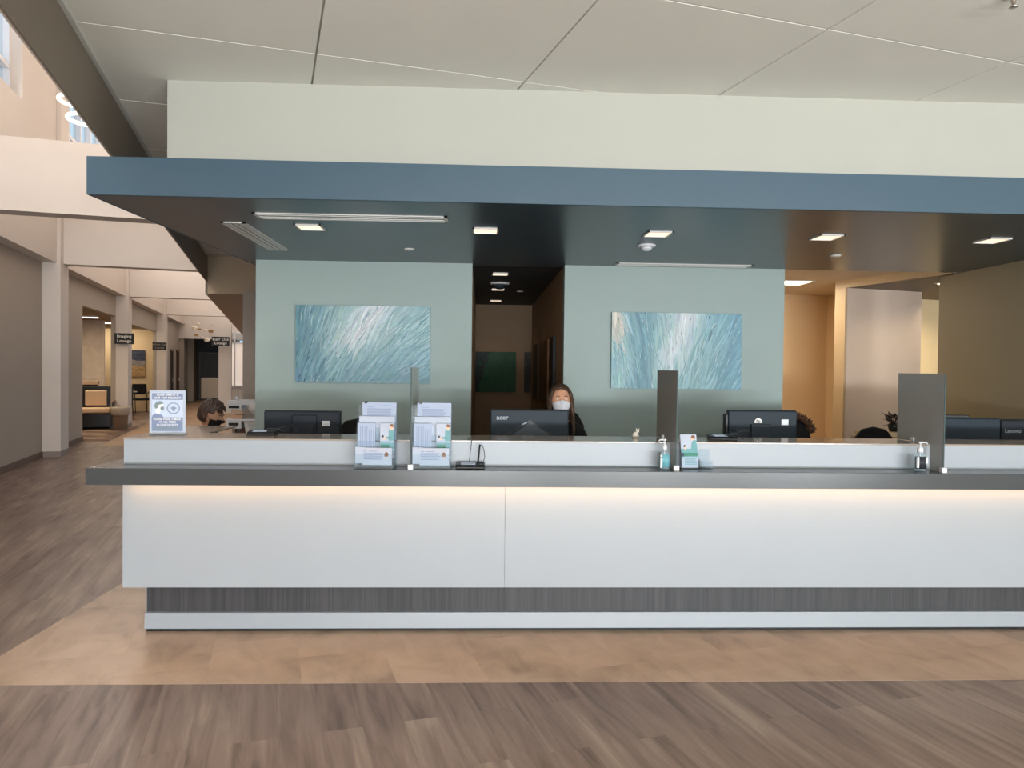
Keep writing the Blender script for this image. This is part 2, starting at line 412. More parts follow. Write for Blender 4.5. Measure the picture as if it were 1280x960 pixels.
for i, (a0, a1) in enumerate(wins):
    w = bpy.data.objects.new('window_%d' % (i+1), None); COL.objects.link(w); w.rotation_euler = (0, 0, ANG); w['kind'] = 'structure'
    w['label'] = 'high white framed window of the hall, bay %d' % (i+1)
    b = MB(); t = .06
    b.box(-3.75, -3.62, a0, a1, wz0, wz0+t).box(-3.75, -3.62, a0, a1, wz1-t, wz1)
    b.box(-3.75, -3.62, a0, a0+t, wz0, wz1).box(-3.75, -3.62, a1-t, a1, wz0, wz1)
    k = max(2, round((a1-a0)/.95))
    for j in range(1, k): b.box(-3.75, -3.62, a0+(a1-a0)*j/k-.035, a0+(a1-a0)*j/k+.035, wz0, wz1)
    b.box(-3.75, -3.62, a0, a1, wz0+.42, wz0+.49)
    struct('window_frame', b, M_alu, parent=w)
    struct('glass', MB().box(-3.70, -3.695, a0, a1, wz0, wz1), M_glass, parent=w)
    b = MB().box(-3.615, -3.60, a0, a1, wz0, wz0+.012)
    struct('gasket', b, M_navy, parent=w)
COLY = [14.6, 21.0, 28.1, 34.7]
for i, cy in enumerate(COLY[:3]):
    c = bpy.data.objects.new('trim_%d' % (i+3), None); COL.objects.link(c); c.rotation_euler = (0, 0, ANG); c['kind'] = 'structure'
    c['label'] = 'beige square hall column, '+['nearest', 'middle', 'farthest'][i]+' of three'
    struct('shaft', MB().box(-3.70, -3.41, cy, cy+.53, .1, 8.0), M_hall, parent=c)
    struct('base', MB().box(-3.705, -3.405, cy-.005, cy+.535, 0, .1), M_base, parent=c)
for i, cy in enumerate([9.85, 14.8, 21.2, 28.3]):
    b = MB().box(-3.47, -1.035, cy, cy+.3, 3.32, 4.15)
    struct('trim_%d' % (i+6), b, M_hall, 'beige beam crossing the hall, number %d from the front' % (i+1), 'beam', grid=True)
b = MB().box(-3.69, -3.675, -14, 17.5, 0, .1)
struct('baseboard_left', b, M_basebrown, 'brown vinyl base of the left hall wall', 'baseboard', grid=True)
b = MB().box(-3.95, -1.0, -14, 39, 8.0, 8.1); struct('ceiling', b, M_hall, 'high ceiling of the hall', 'ceiling', grid=True)
b = MB().box(-3.95, 0, -14.2, -14, 0, 8.1); struct('wall_hall_front', b, M_hall, 'hall end wall behind the visitor', 'wall', grid=True)
# hall end
b = MB().box(-3.95, -.9, 34.6, 34.85, 2.72, 8.0)
struct('wall_hall_end', b, M_hall, 'beige upper wall at the far end of the hall', 'wall', grid=True)
b = MB().box(-3.95, -3.5, 34.7, 38, 0, 2.8).box(-3.6, -3.25, 36.2, 38, 0, 2.8).box(-1.7, -1.4, 34.85, 38.2, 0, 2.8).box(-3.95, -1.4, 38.0, 38.2, 0, 2.85).box(-3.95, -1.0, 34.8, 38.2, 2.8, 2.85)
struct('wall_alcove', b, M_hallg, 'greige walls of the door alcove at the hall end', 'wall', grid=True)
# pilaster on the right of the hall (far) and the window wall behind it
b = MB().box(-1.64, -1.24, 26.8, 27.2, 0, 3.05)
struct('trim_10', b, M_hall, 'beige pilaster on the right of the far hall', 'trim', grid=True)
b = MB().box(-1.3, -1.03, 26.8, 34.6, 0, 3.0).box(-1.6, 4, 33.2, 33.4, 0, .35).box(-1.6, 4, 33.2, 33.4, 2.98, 3.2).box(-.4, 4, 33.2, 33.4, .3, 3.0).box(-1.6, -1.52, 33.2, 33.4, 0, 3.0)
b = MB().box(-1.9, 4, 33.2, 33.4, 0, .72).box(-1.9, 4, 33.2, 33.4, 2.98, 3.2).box(-.4, 4, 33.2, 33.4, .7, 3.0).box(-1.9, -1.6, 33.2, 33.4, .7, 3.0)
struct('wall_far', b, M_hall, 'wall around the far window', 'wall', grid=True)
w = bpy.data.objects.new('window_7', None); COL.objects.link(w); w.rotation_euler = (0, 0, ANG); w['kind'] = 'structure'; w['label'] = 'bright far window beside the pilaster'
struct('window_frame', MB().box(-1.6, -.4, 33.15, 33.22, .72, .78).box(-1.6, -.4, 33.15, 33.22, 2.5, 2.56).box(-1.45, -1.38, 33.15, 33.22, .72, 2.98).box(-1.6, -.4, 33.15, 33.22, 2.94, 2.99), M_alu, parent=w)
struct('blind', MB().box(-1.6, -.4, 33.24, 33.25, .78, 2.5), mat('glowing_blind', (232, 222, 212), .7, emit=(232, 214, 200), es=.55), parent=w)  # emission stands in for daylight behind the blind
struct('glass', MB().box(-1.6, -.4, 33.26, 33.27, .78, 2.98), M_glass, parent=w)
# white rail and grey wall under the window
b = MB().box(-1.35, .5, 29.0, 29.1, 2.80, 2.86)
# grey column under the bulkhead, right behind the seafoam wall
b = MB().box(-3.83, -3.60, 12.3, 12.7, 0, 2.8)
struct('trim_11', b, mat('grey_column_paint', (160, 150, 140), .6), 'grey column seen left of the seafoam wall', 'column')

# lounges behind the openings
b = MB().box(-12, -3.8, 28.5, 28.7, 0, 2.85)
struct('wall_lounge_far', b, M_gold, 'golden wall of the far lounge', 'wall', grid=True)
b = MB().box(-12, -3.8, 15.5, 28.7, 2.8, 2.9); struct('ceiling', b, mat('lounge_ceiling', (150, 126, 98), .7), 'low tan ceiling of the lounges', 'ceiling', grid=True)
b = MB().box(-12, -11.8, 15.5, 28.7, 0, 2.85); struct('wall_lounge_side', b, M_gold, 'outer lounge wall', 'wall', grid=True)
b = MB().box(-12, -3.8, 15.4, 15.6, 0, 2.85); struct('wall_lounge_front', b, M_gold, 'front lounge wall', 'wall', grid=True)
b = MB().box(-12, -4.36, 23.2, 23.3, 0, 2.80)
struct('wall_lounge_divider', b, mat('light_mottled_wall', (206, 188, 172), .7, noise=.10, nscale=5), 'pale wall panel in the first lounge with wash light mottled into its colour', 'wall', grid=True)  # mottled tone stands in for streaks of wall-wash light
w = thing('low_partition', 'black low partition with tan cap behind the lounge armchair', 'partition', bw(-5.2, 22.0), ANG)
MB().box(-1.6, .92, -.06, .06, 0, 1.06).build('panel', mat('black_partition', (30, 32, 32), .6), w, bevel=.004)
MB().box(-1.62, .94, -.09, .09, 1.06, 1.16).build('cap', mat('tan_cap', (176, 148, 124), .5), w, bevel=.006)

# ================================================================== SEAFOAM WALL, CORRIDOR, CANOPY
b = MB().box(-2.02, -.085, 6.85, 7.0, 0, 2.555)
struct('wall_back_left', b, M_seaf, 'seafoam wall left of the corridor', 'wall')
b = MB().box(.755, 2.79, 6.85, 7.0, 0, 2.555)
struct('wall_back_right', b, M_seaf, 'seafoam wall right of the corridor', 'wall')
b = MB().box(-.2, -.085, 7.0, 11.2, 0, 2.55); struct('wall_corridor_left', b, M_corr, 'brown left wall of the dark corridor', 'wall')
b = MB().box(.755, .87, 7.0, 11.2, 0, 2.55); struct('wall_corridor_right', b, M_corr, 'brown right wall of the dark corridor', 'wall')
b = MB().box(-.2, .87, 11.2, 11.35, 0, 2.6); struct('wall_corridor_end', b, M_corr, 'brown end wall of the dark corridor', 'wall')
b = MB().box(-.2, .87, 7.0, 11.3, 2.55, 2.65); struct('ceiling', b, mat('corridor_ceiling', (40, 42, 42), .6), 'dark corridor ceiling', 'ceiling')
b = MB().box(2.69, 2.79, 7.0, 9.8, 0, 2.66); struct('wall_room_left', b, M_goldd, 'side wall of the back office', 'wall')
# canopy
cn = thing('reception_canopy', 'slate blue canopy hanging over the reception counter', 'canopy')
cn['kind'] = 'structure'
pl = [(-2.21, 4.36), (8.9, 4.36), (8.9, 6.88), (2.79, 6.88), (2.79, 7.02), (.755, 7.02), (-.085, 7.02), (-2.02, 7.02), (-2.02, 7.4), (-2.12, 7.4)]
MB().prism(pl, 2.55, 2.76).build('underside', M_soffit, cn)
MB().box(-2.215, 8.9, 4.33, 4.36, 2.548, 2.762).build('fascia', M_blue, cn, bevel=.002)
MB().prism([(-2.215, 4.34), (-2.20, 4.36), (-2.11, 7.4), (-2.125, 7.4)], 2.5485, 2.762).build('side_fascia', M_blue, cn)
b = MB().box(-2.0, 8.9, 4.89, 7.4, 2.762, 3.4)
struct('wall_above_canopy', b, M_cream, 'cream wall rising from the canopy to the ceiling', 'wall')
b = MB().box(4.47, 4.62, 4.95, 7.2, 0, 2.55)
struct('wall_right', b, M_olive, 'olive taupe side wall at the right of the desk area', 'wall')
b = MB().box(2.9, 6.9, 6.88, 7.0, 2.55, 2.8)
# back office on the right (building grid)
b = MB().prism([(2.70, 6.89), (4.34, 6.89), bw(6.14, 7.0), bw(7.2, 7.0), bw(7.2, 8.5), bw(5.0, 8.5)], 2.63, 2.70)
struct('ceiling', b, mat('office_ceiling', (206, 186, 160), .7), 'beige tiled ceiling of the back office', 'ceiling')
b = MB().box(4.8, 7.25, 8.4, 8.5, 0, 2.66); struct('wall_office_far', b, M_goldd, 'warm tan far wall of the back office', 'wall', grid=True)
b = MB().box(7.15, 7.25, 6.95, 8.4, 0, 2.66); struct('wall_office_right', b, M_goldd, 'warm tan right wall of the back office', 'wall', grid=True)
b = MB().box(6.08, 6.20, 6.86, 7.02, 0, 2.66).box(6.08, 6.14, 5.46, 6.86, 2.545, 2.66)
struct('trim_12', b, mat('pale_gold_trim', (190, 165, 130), .5), 'pale post and header of the office opening', 'trim', grid=True)
b = MB().box(6.10, 7.15, 6.85, 7.0, 0, 2.56); struct('wall_office_near', b, M_mauve, 'mauve beige wall panel behind the desks', 'wall', grid=True)
b = MB().prism([(4.40, 6.885), (9.0, 6.885), bw(11, 7.6), bw(7.1, 7.6), bw(7.1, 6.95), bw(6.12, 6.95), bw(6.12, 5.6)], 2.545, 2.62)
struct('ceiling', b, M_taupe, 'taupe lowered ceiling over the side passage', 'ceiling')
b = MB().box(7.1, 11, 7.52, 7.65, 0, 2.6); struct('wall_passage', b, mat('bright_cream_paint', (240, 216, 172), .6), 'bright cream wall of the side passage', 'wall', grid=True)
b = MB().box(2.70, 8.9, 6.875, 6.886, 2.552, 2.76); struct('trim_13', b, M_taupe, 'back edge of the canopy', 'trim')

# ------------------------------------------------------------------ fixtures under the canopy
def downlight(name, label, loc, w, d, group, power, m=M_lamp, ang=120, kids=True):
    t = thing(name, label, 'ceiling light', loc, 0, group)
    b = MB(); e = .012
    b.box(-w/2, w/2, -d/2, -d/2+e, -.008, .05).box(-w/2, w/2, d/2-e, d/2, -.008, .05)
    b.box(-w/2, -w/2+e, -d/2, d/2, -.008, .05).box(w/2-e, w/2, -d/2, d/2, -.008, .05)
    b.build('frame', M_wmetal, t)
    MB().box(-w/2+e, w/2-e, -d/2+e, d/2-e, -.003, .02).build('diffuser', m, t)
    MB().box(-w/2, w/2, -d/2, d/2, .021, .05).build('housing', M_wmetal, t)
    s = spot('lamp', (0, 0, -.02), (0, 0, -1), power, WARM, ang); s.parent = t
    return t
posl = ['above the left monitor', 'in front of the dark corridor', 'in front of the round detector', 'left of the small sprinkler near the office opening', 'furthest right under the canopy']
for i in range(5):
    downlight('square_downlight', 'square recessed downlight in blue canopy '+posl[i], (-1.17+1.193*i, 5.2, 2.55), .178, .2, 'square downlights under the canopy', 4.0)
for i, (x, y) in enumerate([(.185, 7.55), (.195, 9.02), (.20, 10.5)]):
    downlight('square_downlight', 'square downlight in dark corridor ceiling, '+['nearest', 'middle', 'farthest'][i]+' of three', (x, y, 2.55), .17, .19, 'corridor downlights', [1.4, 2.6, 5.0][i])
def slot(label, x0, x1, y0, y1, n):
    t = thing('air_diffuser', label, 'air vent', ((x0+x1)/2, (y0+y1)/2, 2.55))
    w, d = x1-x0, y1-y0; e = .022; b = MB()
    b.box(-w/2, w/2, -d/2, -d/2+e, -.006, 0).box(-w/2, w/2, d/2-e, d/2, -.006, 0).box(-w/2, -w/2+e, -d/2, d/2, -.006, 0).box(w/2-e, w/2, -d/2, d/2, -.006, 0)
    b.build('frame', M_wmetal, t)
    MB().box(-w/2+e, w/2-e, -d/2+e, d/2-e, -.0015, -.0005).build('recess', M_black if n > 2 else mat('vent_grey', (110, 118, 118), .5), t)
    for k in range(n):
        if w > d: yy = -d/2+e+(k+.5)*(d-2*e)/n; s = MB().box(-w/2+e, w/2-e, yy-.011, yy+.011, -.006, -.001)
        else: xx = -w/2+e+(k+.5)*(w-2*e)/n; s = MB().box(xx-.012, xx+.012, -d/2+e, d/2-e, -.006, -.001)
        s.build('slat', M_wmetal, t)
    return t
slot('long white linear air diffuser near the canopy front edge', -1.43, -.22, 4.75, 4.93, 2)
slot('long white linear air diffuser against the right seafoam wall', 1.19, 2.42, 6.63, 6.79, 2)
slot('slatted white air grille running back at canopy left end', -1.735, -1.57, 5.08, 6.25, 3)
t = thing('dome_camera', 'white round detector dome on canopy behind the third downlight', 'detector', (1.24, 5.66, 2.55))
MB().lathe([(0, 0), (.07, 0), (.072, -.012), (.055, -.02), (.045, -.02)][::-1], n=28).build('base', M_whitep, t, smooth=True)
MB().lathe([(0, -.05), (.02, -.048), (.038, -.035), (.045, -.02), (0, -.02)], n=28).build('dome', M_whitep, t, smooth=True)
t = thing('dome_camera', 'grey smoked security dome in the dark corridor ceiling', 'camera', (.2, 8.35, 2.55))
MB().lathe([(0, -.02), (.10, -.02), (.11, -.01), (.11, 0), (0, 0)], n=28).build('base', M_wmetal, t, smooth=True)
MB().lathe([(0, -.075), (.035, -.07), (.065, -.045), (.075, -.02), (0, -.02)], n=28).build('dome', M_char, t, smooth=True)
for lab, (x, y, z) in (('flat white sprinkler cap under canopy left of corridor', (-.58, 6.07, 2.55)), ('flat white sprinkler cap under canopy before the office opening', (2.86, 6.0, 2.55)), ('thin dim sprinkler cap in the dark corridor ceiling', (.47, 9.2, 2.55))):
    o = MB().lathe([(0, -.012), (.03, -.012), (.04, -.006), (.042, 0), (0, 0)], n=24).build('sprinkler', M_wmetal, smooth=True); o.location = (x, y, z)
    tag(o, lab, 'sprinkler')
t = thing('sprinkler', 'small chrome sprinkler on the panel ceiling at top right', 'sprinkler', (2.5, 3.50, 3.4))
MB().lathe([(0, -.01), (.03, -.01), (.04, 0), (0, 0)], n=20).build('escutcheon', M_steel, t, smooth=True)
MB().lathe([(0, -.06), (.02, -.06), (.006, -.05), (.012, -.03), (.012, -.01), (0, -.01)], n=14).build('deflector', M_steel, t, smooth=True)
# office panel light
t = thing('panel_light', 'bright square panel light in back office ceiling', 'ceiling light', (3.40, 8.52, 2.63), 0)
MB().box(-.34, .34, -.2, .2, -.006, .0).build('frame', M_wmetal, t)
MB().box(-.31, .31, -.17, .17, -.010, -.006).build('diffuser', M_lampw, t)
l = area('lamp', (0, 0, -.02), (0, 0, -1), .6, .3, 18, (1, .9, .72)); l.parent = t
for lab, q, pw in (('small oval downlight in the side passage ceiling', (4.82, 7.65), 5), ('bright oval light in the side passage by the olive wall', (5.48, 8.53), 12)):
    t = thing('passage_downlight', lab, 'ceiling light', (q[0], q[1], 2.545))
    MB().lathe([(0, -.006), (.10, -.006), (.12, 0), (0, 0)], n=24, sy=.8).build('frame', M_wmetal, t)
    MB().lathe([(0, -.010), (.085, -.010), (.085, -.006), (0, -.006)], n=24, sy=.8).build('diffuser', M_lampw, t)
    s = spot('lamp', (0, 0, -.03), (0, 0, -1), pw*4.0, (1, .84, .58), 160); s.parent = t

# ================================================================== RECEPTION COUNTER
ct = thing('reception_counter', 'long white reception counter with grey stone ledge', 'counter')
XR = 8.6
MB().box(-1.993, XR, 4.60, 4.72, .002, .30).build('toe_kick', M_dlam, ct)
MB().box(-1.985, XR, 4.572, 4.60, .002, .02).build('painted_shadow_line', M_black, ct)  # black strip drawn in as the shadow line under the base trim
b = MB().prismx([(4.56, .02), (4.60, .02), (4.60, .112), (4.572, .112), (4.57, .104)], -1.993, XR)
b.build('base_trim', M_trim, ct)
MB().box(-2.083, 0.1553, 4.48, 4.60, .292, .915).box(.156, XR, 4.48, 4.60, .292, .915).build('front_panel', M_white, ct, bevel=.0015)
MB().box(-2.22, XR, 4.33, 4.545, .918, 1.013).box(-2.22, -2.099, 4.545, 5.3, .918, 1.013).build('ledge', M_quartz, ct, bevel=.002)
MB().box(-2.05, XR, 4.408, 4.424, .912, .918).build('light_strip', M_led, ct)
MB().box(-2.099, XR, 4.53, 4.57, 1.013, 1.158).box(-2.099, -2.06, 4.57, 5.44, .3, 1.158).box(-2.06, XR, 4.57, 4.60, .9, 1.158).build('riser', M_white, ct)
MB().box(-2.104, XR, 4.526, 4.885, 1.158, 1.168).box(-2.104, -1.74, 4.885, 5.46, 1.158, 1.168).build('riser_top', M_quartz2, ct, bevel=.0015)
MB().box(-2.06, 4.44, 4.62, 5.75, .72, .75).build('work_surface', M_quartz2, ct)
MB().box(-2.05, XR, 4.72, 4.76, .002, .72).box(-1.8, -1.76, 4.76, 5.7, .002, .72).box(.9, .94, 4.76, 5.7, .002, .72).box(3.0, 3.04, 4.76, 5.7, .002, .72).build('support', M_white, ct)

# ------------------------------------------------------------------ acrylic dividers
def divider(x, y, label):
    t = thing('acrylic_divider', label, 'divider', (x, y, 1.013), 0, 'grey acrylic dividers across the counter')
    MB().prismx([(.0, .0), (.135, .0), (.135, .158), (.50, .158), (.50, .590), (0, .590)], -.003, .003).build('panel', M_div, t)
    MB().prismx([(-.0015, .0), (.0015, .0), (.0015, .590), (-.0015, .590)], -.0036, .0036).build('edge_strip', mat('pale_green_edge', (66, 82, 82), .55, spec=.2), t)
    MB().box(-.015, .015, -.014, .016, 0, .030).build('clip', M_whitep, t, bevel=.002)
    MB().box(-.012, .012, .30, .335, .1555, .183).build('clip', M_whitep, t, bevel=.002)
    return t
divider(-.398, 4.352, 'narrow edge on grey acrylic divider between the two brochure racks')
divider(1.158, 4.385, 'grey acrylic divider beside the leaflet holder and sanitizer')
divider(2.762, 4.368, 'widest showing grey acrylic divider right of the dark labelled sanitizer')

# ------------------------------------------------------------------ brochure racks
def rows(b, x0, x1, z0, z1, y, n, rag=.15):
    for i in range(n):
        z = z0+(z1-z0)*(i+.5)/n; h = (z1-z0)/n*.28
        b.box(x0, x1-(x1-x0)*random.uniform(0, rag), y-.0006, y, z-h, z+h)
def rack(loc, rz, label):
    t = thing('brochure_rack', label, 'brochure rack', loc, rz, 'clear tiered brochure racks')
    # four stepped pockets, leaning back
    tiers = [(0.00, 0.00, .115), (.030, .075, .205), (.060, .150, .275), (.090, .215, .375)]
    b = MB()
    b.box(-.112, .112, 0, .125, .0, .004)
    for k, (y, z0, z1) in enumerate(tiers):
        b.box(-.112, .112, y+.002, y+.004, z0, z0+.085)
        b.box(-.112, .112, y+.026, y+.028, z0*.0+(.004), z1-.01)
    b.prismx([(0, 0), (.122, 0), (.122, .36), (.09, .30), (.06, .24), (.03, .165), (0, .085)], -.114, -.112)
    b.prismx([(0, 0), (.122, 0), (.122, .36), (.09, .30), (.06, .24), (.03, .165), (0, .085)], .112, .114)
    b.build('rack_body', M_clear, t)
    def sheet(x0, x1, z0, z1, y, m, th=.006, nm='leaflet'):
        o = MB().box(x0, x1, y, y+th, z0, z1).build(nm, m, t); return o
    # back tier: full page
    o = sheet(-.088, .112, .16, .380, .102, M_paper2)
    b = MB(); rows(b, -.06, .085, .295, .345, .1018, 7); b.build('printed_lines', M_ink, o)
    MB().box(-.06, -.02, .1012, .1018, .352, .355).build('letterhead', M_ink, o)
    MB().box(.03, .08, .1012, .1018, .360, .363).build('signature_mark', M_ink, o)
    o = sheet(-.100, .108, .09, .300, .074, M_paper)
    # middle: form with a vertical column left, leaflet right
    o = sheet(-.104, .0, .07, .262, .044, M_paper2)
    b = MB()
    for i in range(7): b.box(-.088+.0125*i, -.084+.0125*i, .0434, .044, .085, .245-.02*(i > 3))
    b.build('printed_lines', M_ink, o)
    o = sheet(.028, .110, .06, .262, .046, M_paper)
    MB().box(.03, .108, .0452, .046, .112, .150).build('photo_band', M_teal, o)
    MB().box(.032, .082, .0446, .0454, .118, .138).build('green_band', M_green, o)
    MB().box(.078, .1095, .0452, .046, .160, .222).build('nurse_tunic', M_teal, o)
    MB().prismy([(.084, .223), (.102, .223), (.104, .243), (.094, .252), (.085, .243)], .0450, .046).build('nurse_face', M_skinp, o)
    MB().prismy([(.083, .244), (.106, .240), (.104, .256), (.09, .259)], .0446, .046).build('nurse_hair', M_brownp, o)
    MB().prismy([(.036, .178), (.05, .18), (.048, .192), (.038, .192)], .0448, .046).build('patient_hair', M_black, o)
    MB().prismy([(.046, .168), (.062, .168), (.06, .182), (.05, .182)], .0449, .046).build('patient_face', M_skinp, o)
    MB().box(.06, .085, .0452, .046, .172, .184).build('sleeve', M_teal, o)
    # front tier: landscape card
    o = sheet(-.066, .104, .022, .122, .006, M_paper)
    b = MB(); rows(b, -.06, .055, .052, .095, .006, 5); b.box(-.06, -.04, .0054, .006, .10, .104).box(-.03, .02, .0054, .006, .10, .104); b.build('printed_lines', M_ink, o)
    text('heading', 'Rate Your Experience', .0125, M_rust, o, (.018, .0052, .113))
    MB().prismy([(.062, .072), (.080, .070), (.086, .085), (.078, .098), (.066, .096), (.060, .085)], .005, .006).build('tree_picture', M_brownp, o)
    MB().prismy([(.070, .056), (.075, .056), (.075, .072), (.070, .072)], .0048, .006).build('tree_trunk', M_skinp, o)
    sheet(-.108, -.05, .03, .125, .012, M_paper)
    sheet(.105, .108, .1, .20, .05, M_paper, .01)
    b = MB().box(-.075, -.06, .098, .116, .374, .386); b.build('binder_clip', M_black, t)
    return t
rack((-.612, 4.37, 1.013), R(-3), 'clear tiered brochure rack left of the narrow divider, full of papers')
rack((-.282, 4.37, 1.013), R(1), 'clear tiered brochure rack right of the narrow divider, full of papers')
# single leaflet holder
t = thing('leaflet_holder', 'small leaflet holder with green banded brochure by middle divider', 'leaflet holder', (1.262, 4.44, 1.013), R(4))
MB().box(-.056, .056, -.01, .09, 0, .004).box(-.056, .056, .012, .014, 0, .09).box(-.056, -.053, .0, .07, 0, .11).box(.053, .056, .0, .07, 0, .11).build('holder', M_clear, t)
tilt = Matrix.Rotation(R(-12), 4, 'X')
def leaf(mb, name, m, par): return mb.xf(tilt).build(name, m, par)
lf = leaf(MB().box(-.05, .05, .016, .022, .012, .212), 'leaflet', M_paper, t)
leaf(MB().box(-.05, .05, .0152, .016, .075, .125), 'photo_band', M_teal, lf)
leaf(MB().box(-.048, .05, .0144, .0152, .080, .100), 'green_band', M_green, lf)
leaf(MB().box(-.05, -.034, .0140, .0144, .078, .100), 'blue_block', M_jeans, lf)
leaf(MB().prismy([(.012, .125), (.05, .125), (.05, .175), (.03, .18), (.018, .16)], .0152, .016), 'nurse_tunic', M_teal, lf)
leaf(MB().prismy([(.016, .178), (.034, .176), (.036, .194), (.024, .2), (.015, .19)], .0146, .016), 'nurse_face', M_skinp, lf)
leaf(MB().prismy([(.014, .19), (.04, .184), (.04, .204), (.022, .208)], .0140, .016), 'nurse_hair', M_brownp, lf)
leaf(MB().prismy([(-.034, .138), (-.024, .132), (-.02, .146), (-.03, .15)], .0146, .016), 'patient_hair', M_black, lf)
leaf(MB().prismy([(-.03, .122), (-.02, .12), (-.016, .135), (-.026, .138)], .0144, .016), 'patient_face', M_skinp, lf)
b = MB(); rows(b, -.03, .045, .028, .07, .016, 5); leaf(b, 'printed_lines', M_teal, lf)
t = thing('acrylic_tray', 'empty clear acrylic tray right of the leaflet holder', 'tray', (1.36, 4.45, 1.013))
MB().box(-.03, .035, 0, .07, 0, .003).box(-.03, .035, 0, .003, 0, .04).box(-.03, .035, .067, .07, 0, .115).box(-.03, -.027, 0, .07, 0, .05).box(.032, .035, 0, .07, 0, .05).build('tray_body', M_clear, t)

# ------------------------------------------------------------------ sanitizer pump bottles
def pump_bottle(loc, rz, label, h, r, lab_m, dark=False):
    t = thing('sanitizer_bottle', label, 'sanitizer bottle', loc, rz, 'sanitizer pump bottles on the ledge')
    hb = h*.62
    MB().lathe([(r*.86, 0), (r, .006), (r, hb*.86), (r*.93, hb*.93), (r*.5, hb), (r*.42, hb+.006), (0, hb+.006)], n=28, sy=.8).build('bottle', M_bottle, t, smooth=True)
    MB().lathe([(r*.8, .004), (r*.94, .008), (r*.94, hb*.72), (0, hb*.72)], n=24, sy=.8).build('gel', M_gel, t, smooth=True)
    b = MB(); n = 16
    for i in range(n):
        a0 = R(200)+R(140)*i/n; a1 = R(200)+R(140)*(i+1)/n
        if dark and 12 <= i: pass
        rr = r*1.015
        p = [(rr*math.cos(a), .8*rr*math.sin(a)) for a in (a0, a1)]
        v = [b.bm.verts.new((p[0][0], p[0][1], hb*.14)), b.bm.verts.new((p[1][0], p[1][1], hb*.14)), b.bm.verts.new((p[1][0], p[1][1], hb*.82)), b.bm.verts.new((p[0][0], p[0][1], hb*.82))]
        b.bm.faces.new(v)
    lo = b.build('label', lab_m, t, smooth=True)
    sm = lo.modifiers.new('thick', 'SOLIDIFY'); sm.thickness = .0006; sm.offset = 1
    if dark:
        MB().box(-r*.95, -r*.60, -r*.82, -r*.45, hb*.2, hb*.8).build('label_margin', M_whitep, t)
        MB().box(r*.55, r*.9, -r*.80, -r*.5, hb*.45, hb*.78).build('label_margin', M_whitep, t)
    else:
        MB().box(-r*.95, -r*.60, -r*.82, -r*.45, hb*.12, hb*.86).build('label_margin', M_whitep, t)
        MB().box(-r*.94, -r*.62, -r*.84, -r*.5, hb*.80, hb*.86).build('brown_mark', M_brownp, t)
        MB().box(-r*.94, -r*.62, -r*.84, -r*.5, hb*.62, hb*.68).build('blue_mark', M_jeans, t)
    b = MB().lathe([(r*.48, hb+.002), (r*.5, hb+.022), (r*.35, hb+.034), (r*.16, hb+.036), (r*.14, h-.012), (r*.3, h-.01), (r*.34, h), (0, h+.001)], n=20)
    p = b.build('pump', M_whitep, t, smooth=True)
    MB().tube([(0, 0, h-.004), (-r*.9 if not dark else r*1.0, 0, h-.005), (-r*1.15 if not dark else r*1.25, 0, h-.013)], [.0055, .0045, .0035], 10).build('nozzle', M_whitep, p, smooth=True)
    MB().tube([(0, 0, .01), (0, 0, hb)], .003, 8).build('dip_tube', M_whitep, t)
    return t
pump_bottle((1.098, 4.43, 1.013), 0, 'clear sanitizer pump bottle with blue label by middle divider', .182, .031, mat('teal_blue_label', (110, 170, 180), .4))
pump_bottle((2.655, 4.43, 1.013), 0, 'clear sanitizer pump bottle with dark label by right divider', .178, .036, mat('dark_label', (44, 48, 54), .4), True)

# ------------------------------------------------------------------ signature pads
def pad(loc, rz, label, up=True):
    t = thing('signature_pad', label, 'signature pad', loc, rz, 'black signature pads on the counter')
    MB().prismx([(-.045, 0), (.055, 0), (.055, .030), (-.030, .022), (-.045, .010)], -.085, .085).build('body', M_black, t, bevel=.004)
    m = Matrix.Translation((0, 0, 0))
    MB().prismx([(-.022, .0232), (.030, .0286), (.030, .0296), (-.022, .0242)], -.055, .030).build('screen', mat('pad_screen', (190, 204, 228), .25), t)
    if up:
        MB().tube([(.045, .03, .028), (.055, .035, .135)], [.006, .005], 10).build('pen', M_black, t, smooth=True)
        MB().tube([(.055, .035, .135), (.072, .035, .125), (.082, .032, .09), (.085, .03, .06), (.075, .03, .03), (.05, .04, .026)], .0022, 6).build('cord', M_black, t, smooth=True)
        MB().tube([(-.01, .05, .02), (-.002, .06, .08), (.006, .075, .151), (-.005, .13, .156), (-.02, .25, .158)], .0018, 6).build('cable', M_black, t, smooth=True)
    else:
        MB().tube([(.02, .02, .034), (.085, .03, .038), (.14, .03, .012)], [.005, .005, .004], 10).build('pen', M_black, t, smooth=True)
        MB().tube([(.08, .03, .03), (.12, .05, .05), (.17, .05, .055), (.2, .04, .03), (.22, .02, .004)], .002, 6).build('cord', M_black, t, smooth=True)
    return t
pad((-.055, 4.435, 1.0135), 0, 'black signature pad with upright pen on the lower ledge')
pad((-1.36, 4.76, 1.1685), R(4), 'black signature pad with lying pen left of first monitor', False)
pad((1.53, 4.70, 1.1685), R(-6), 'black signature pad left of the round badged monitor', False)

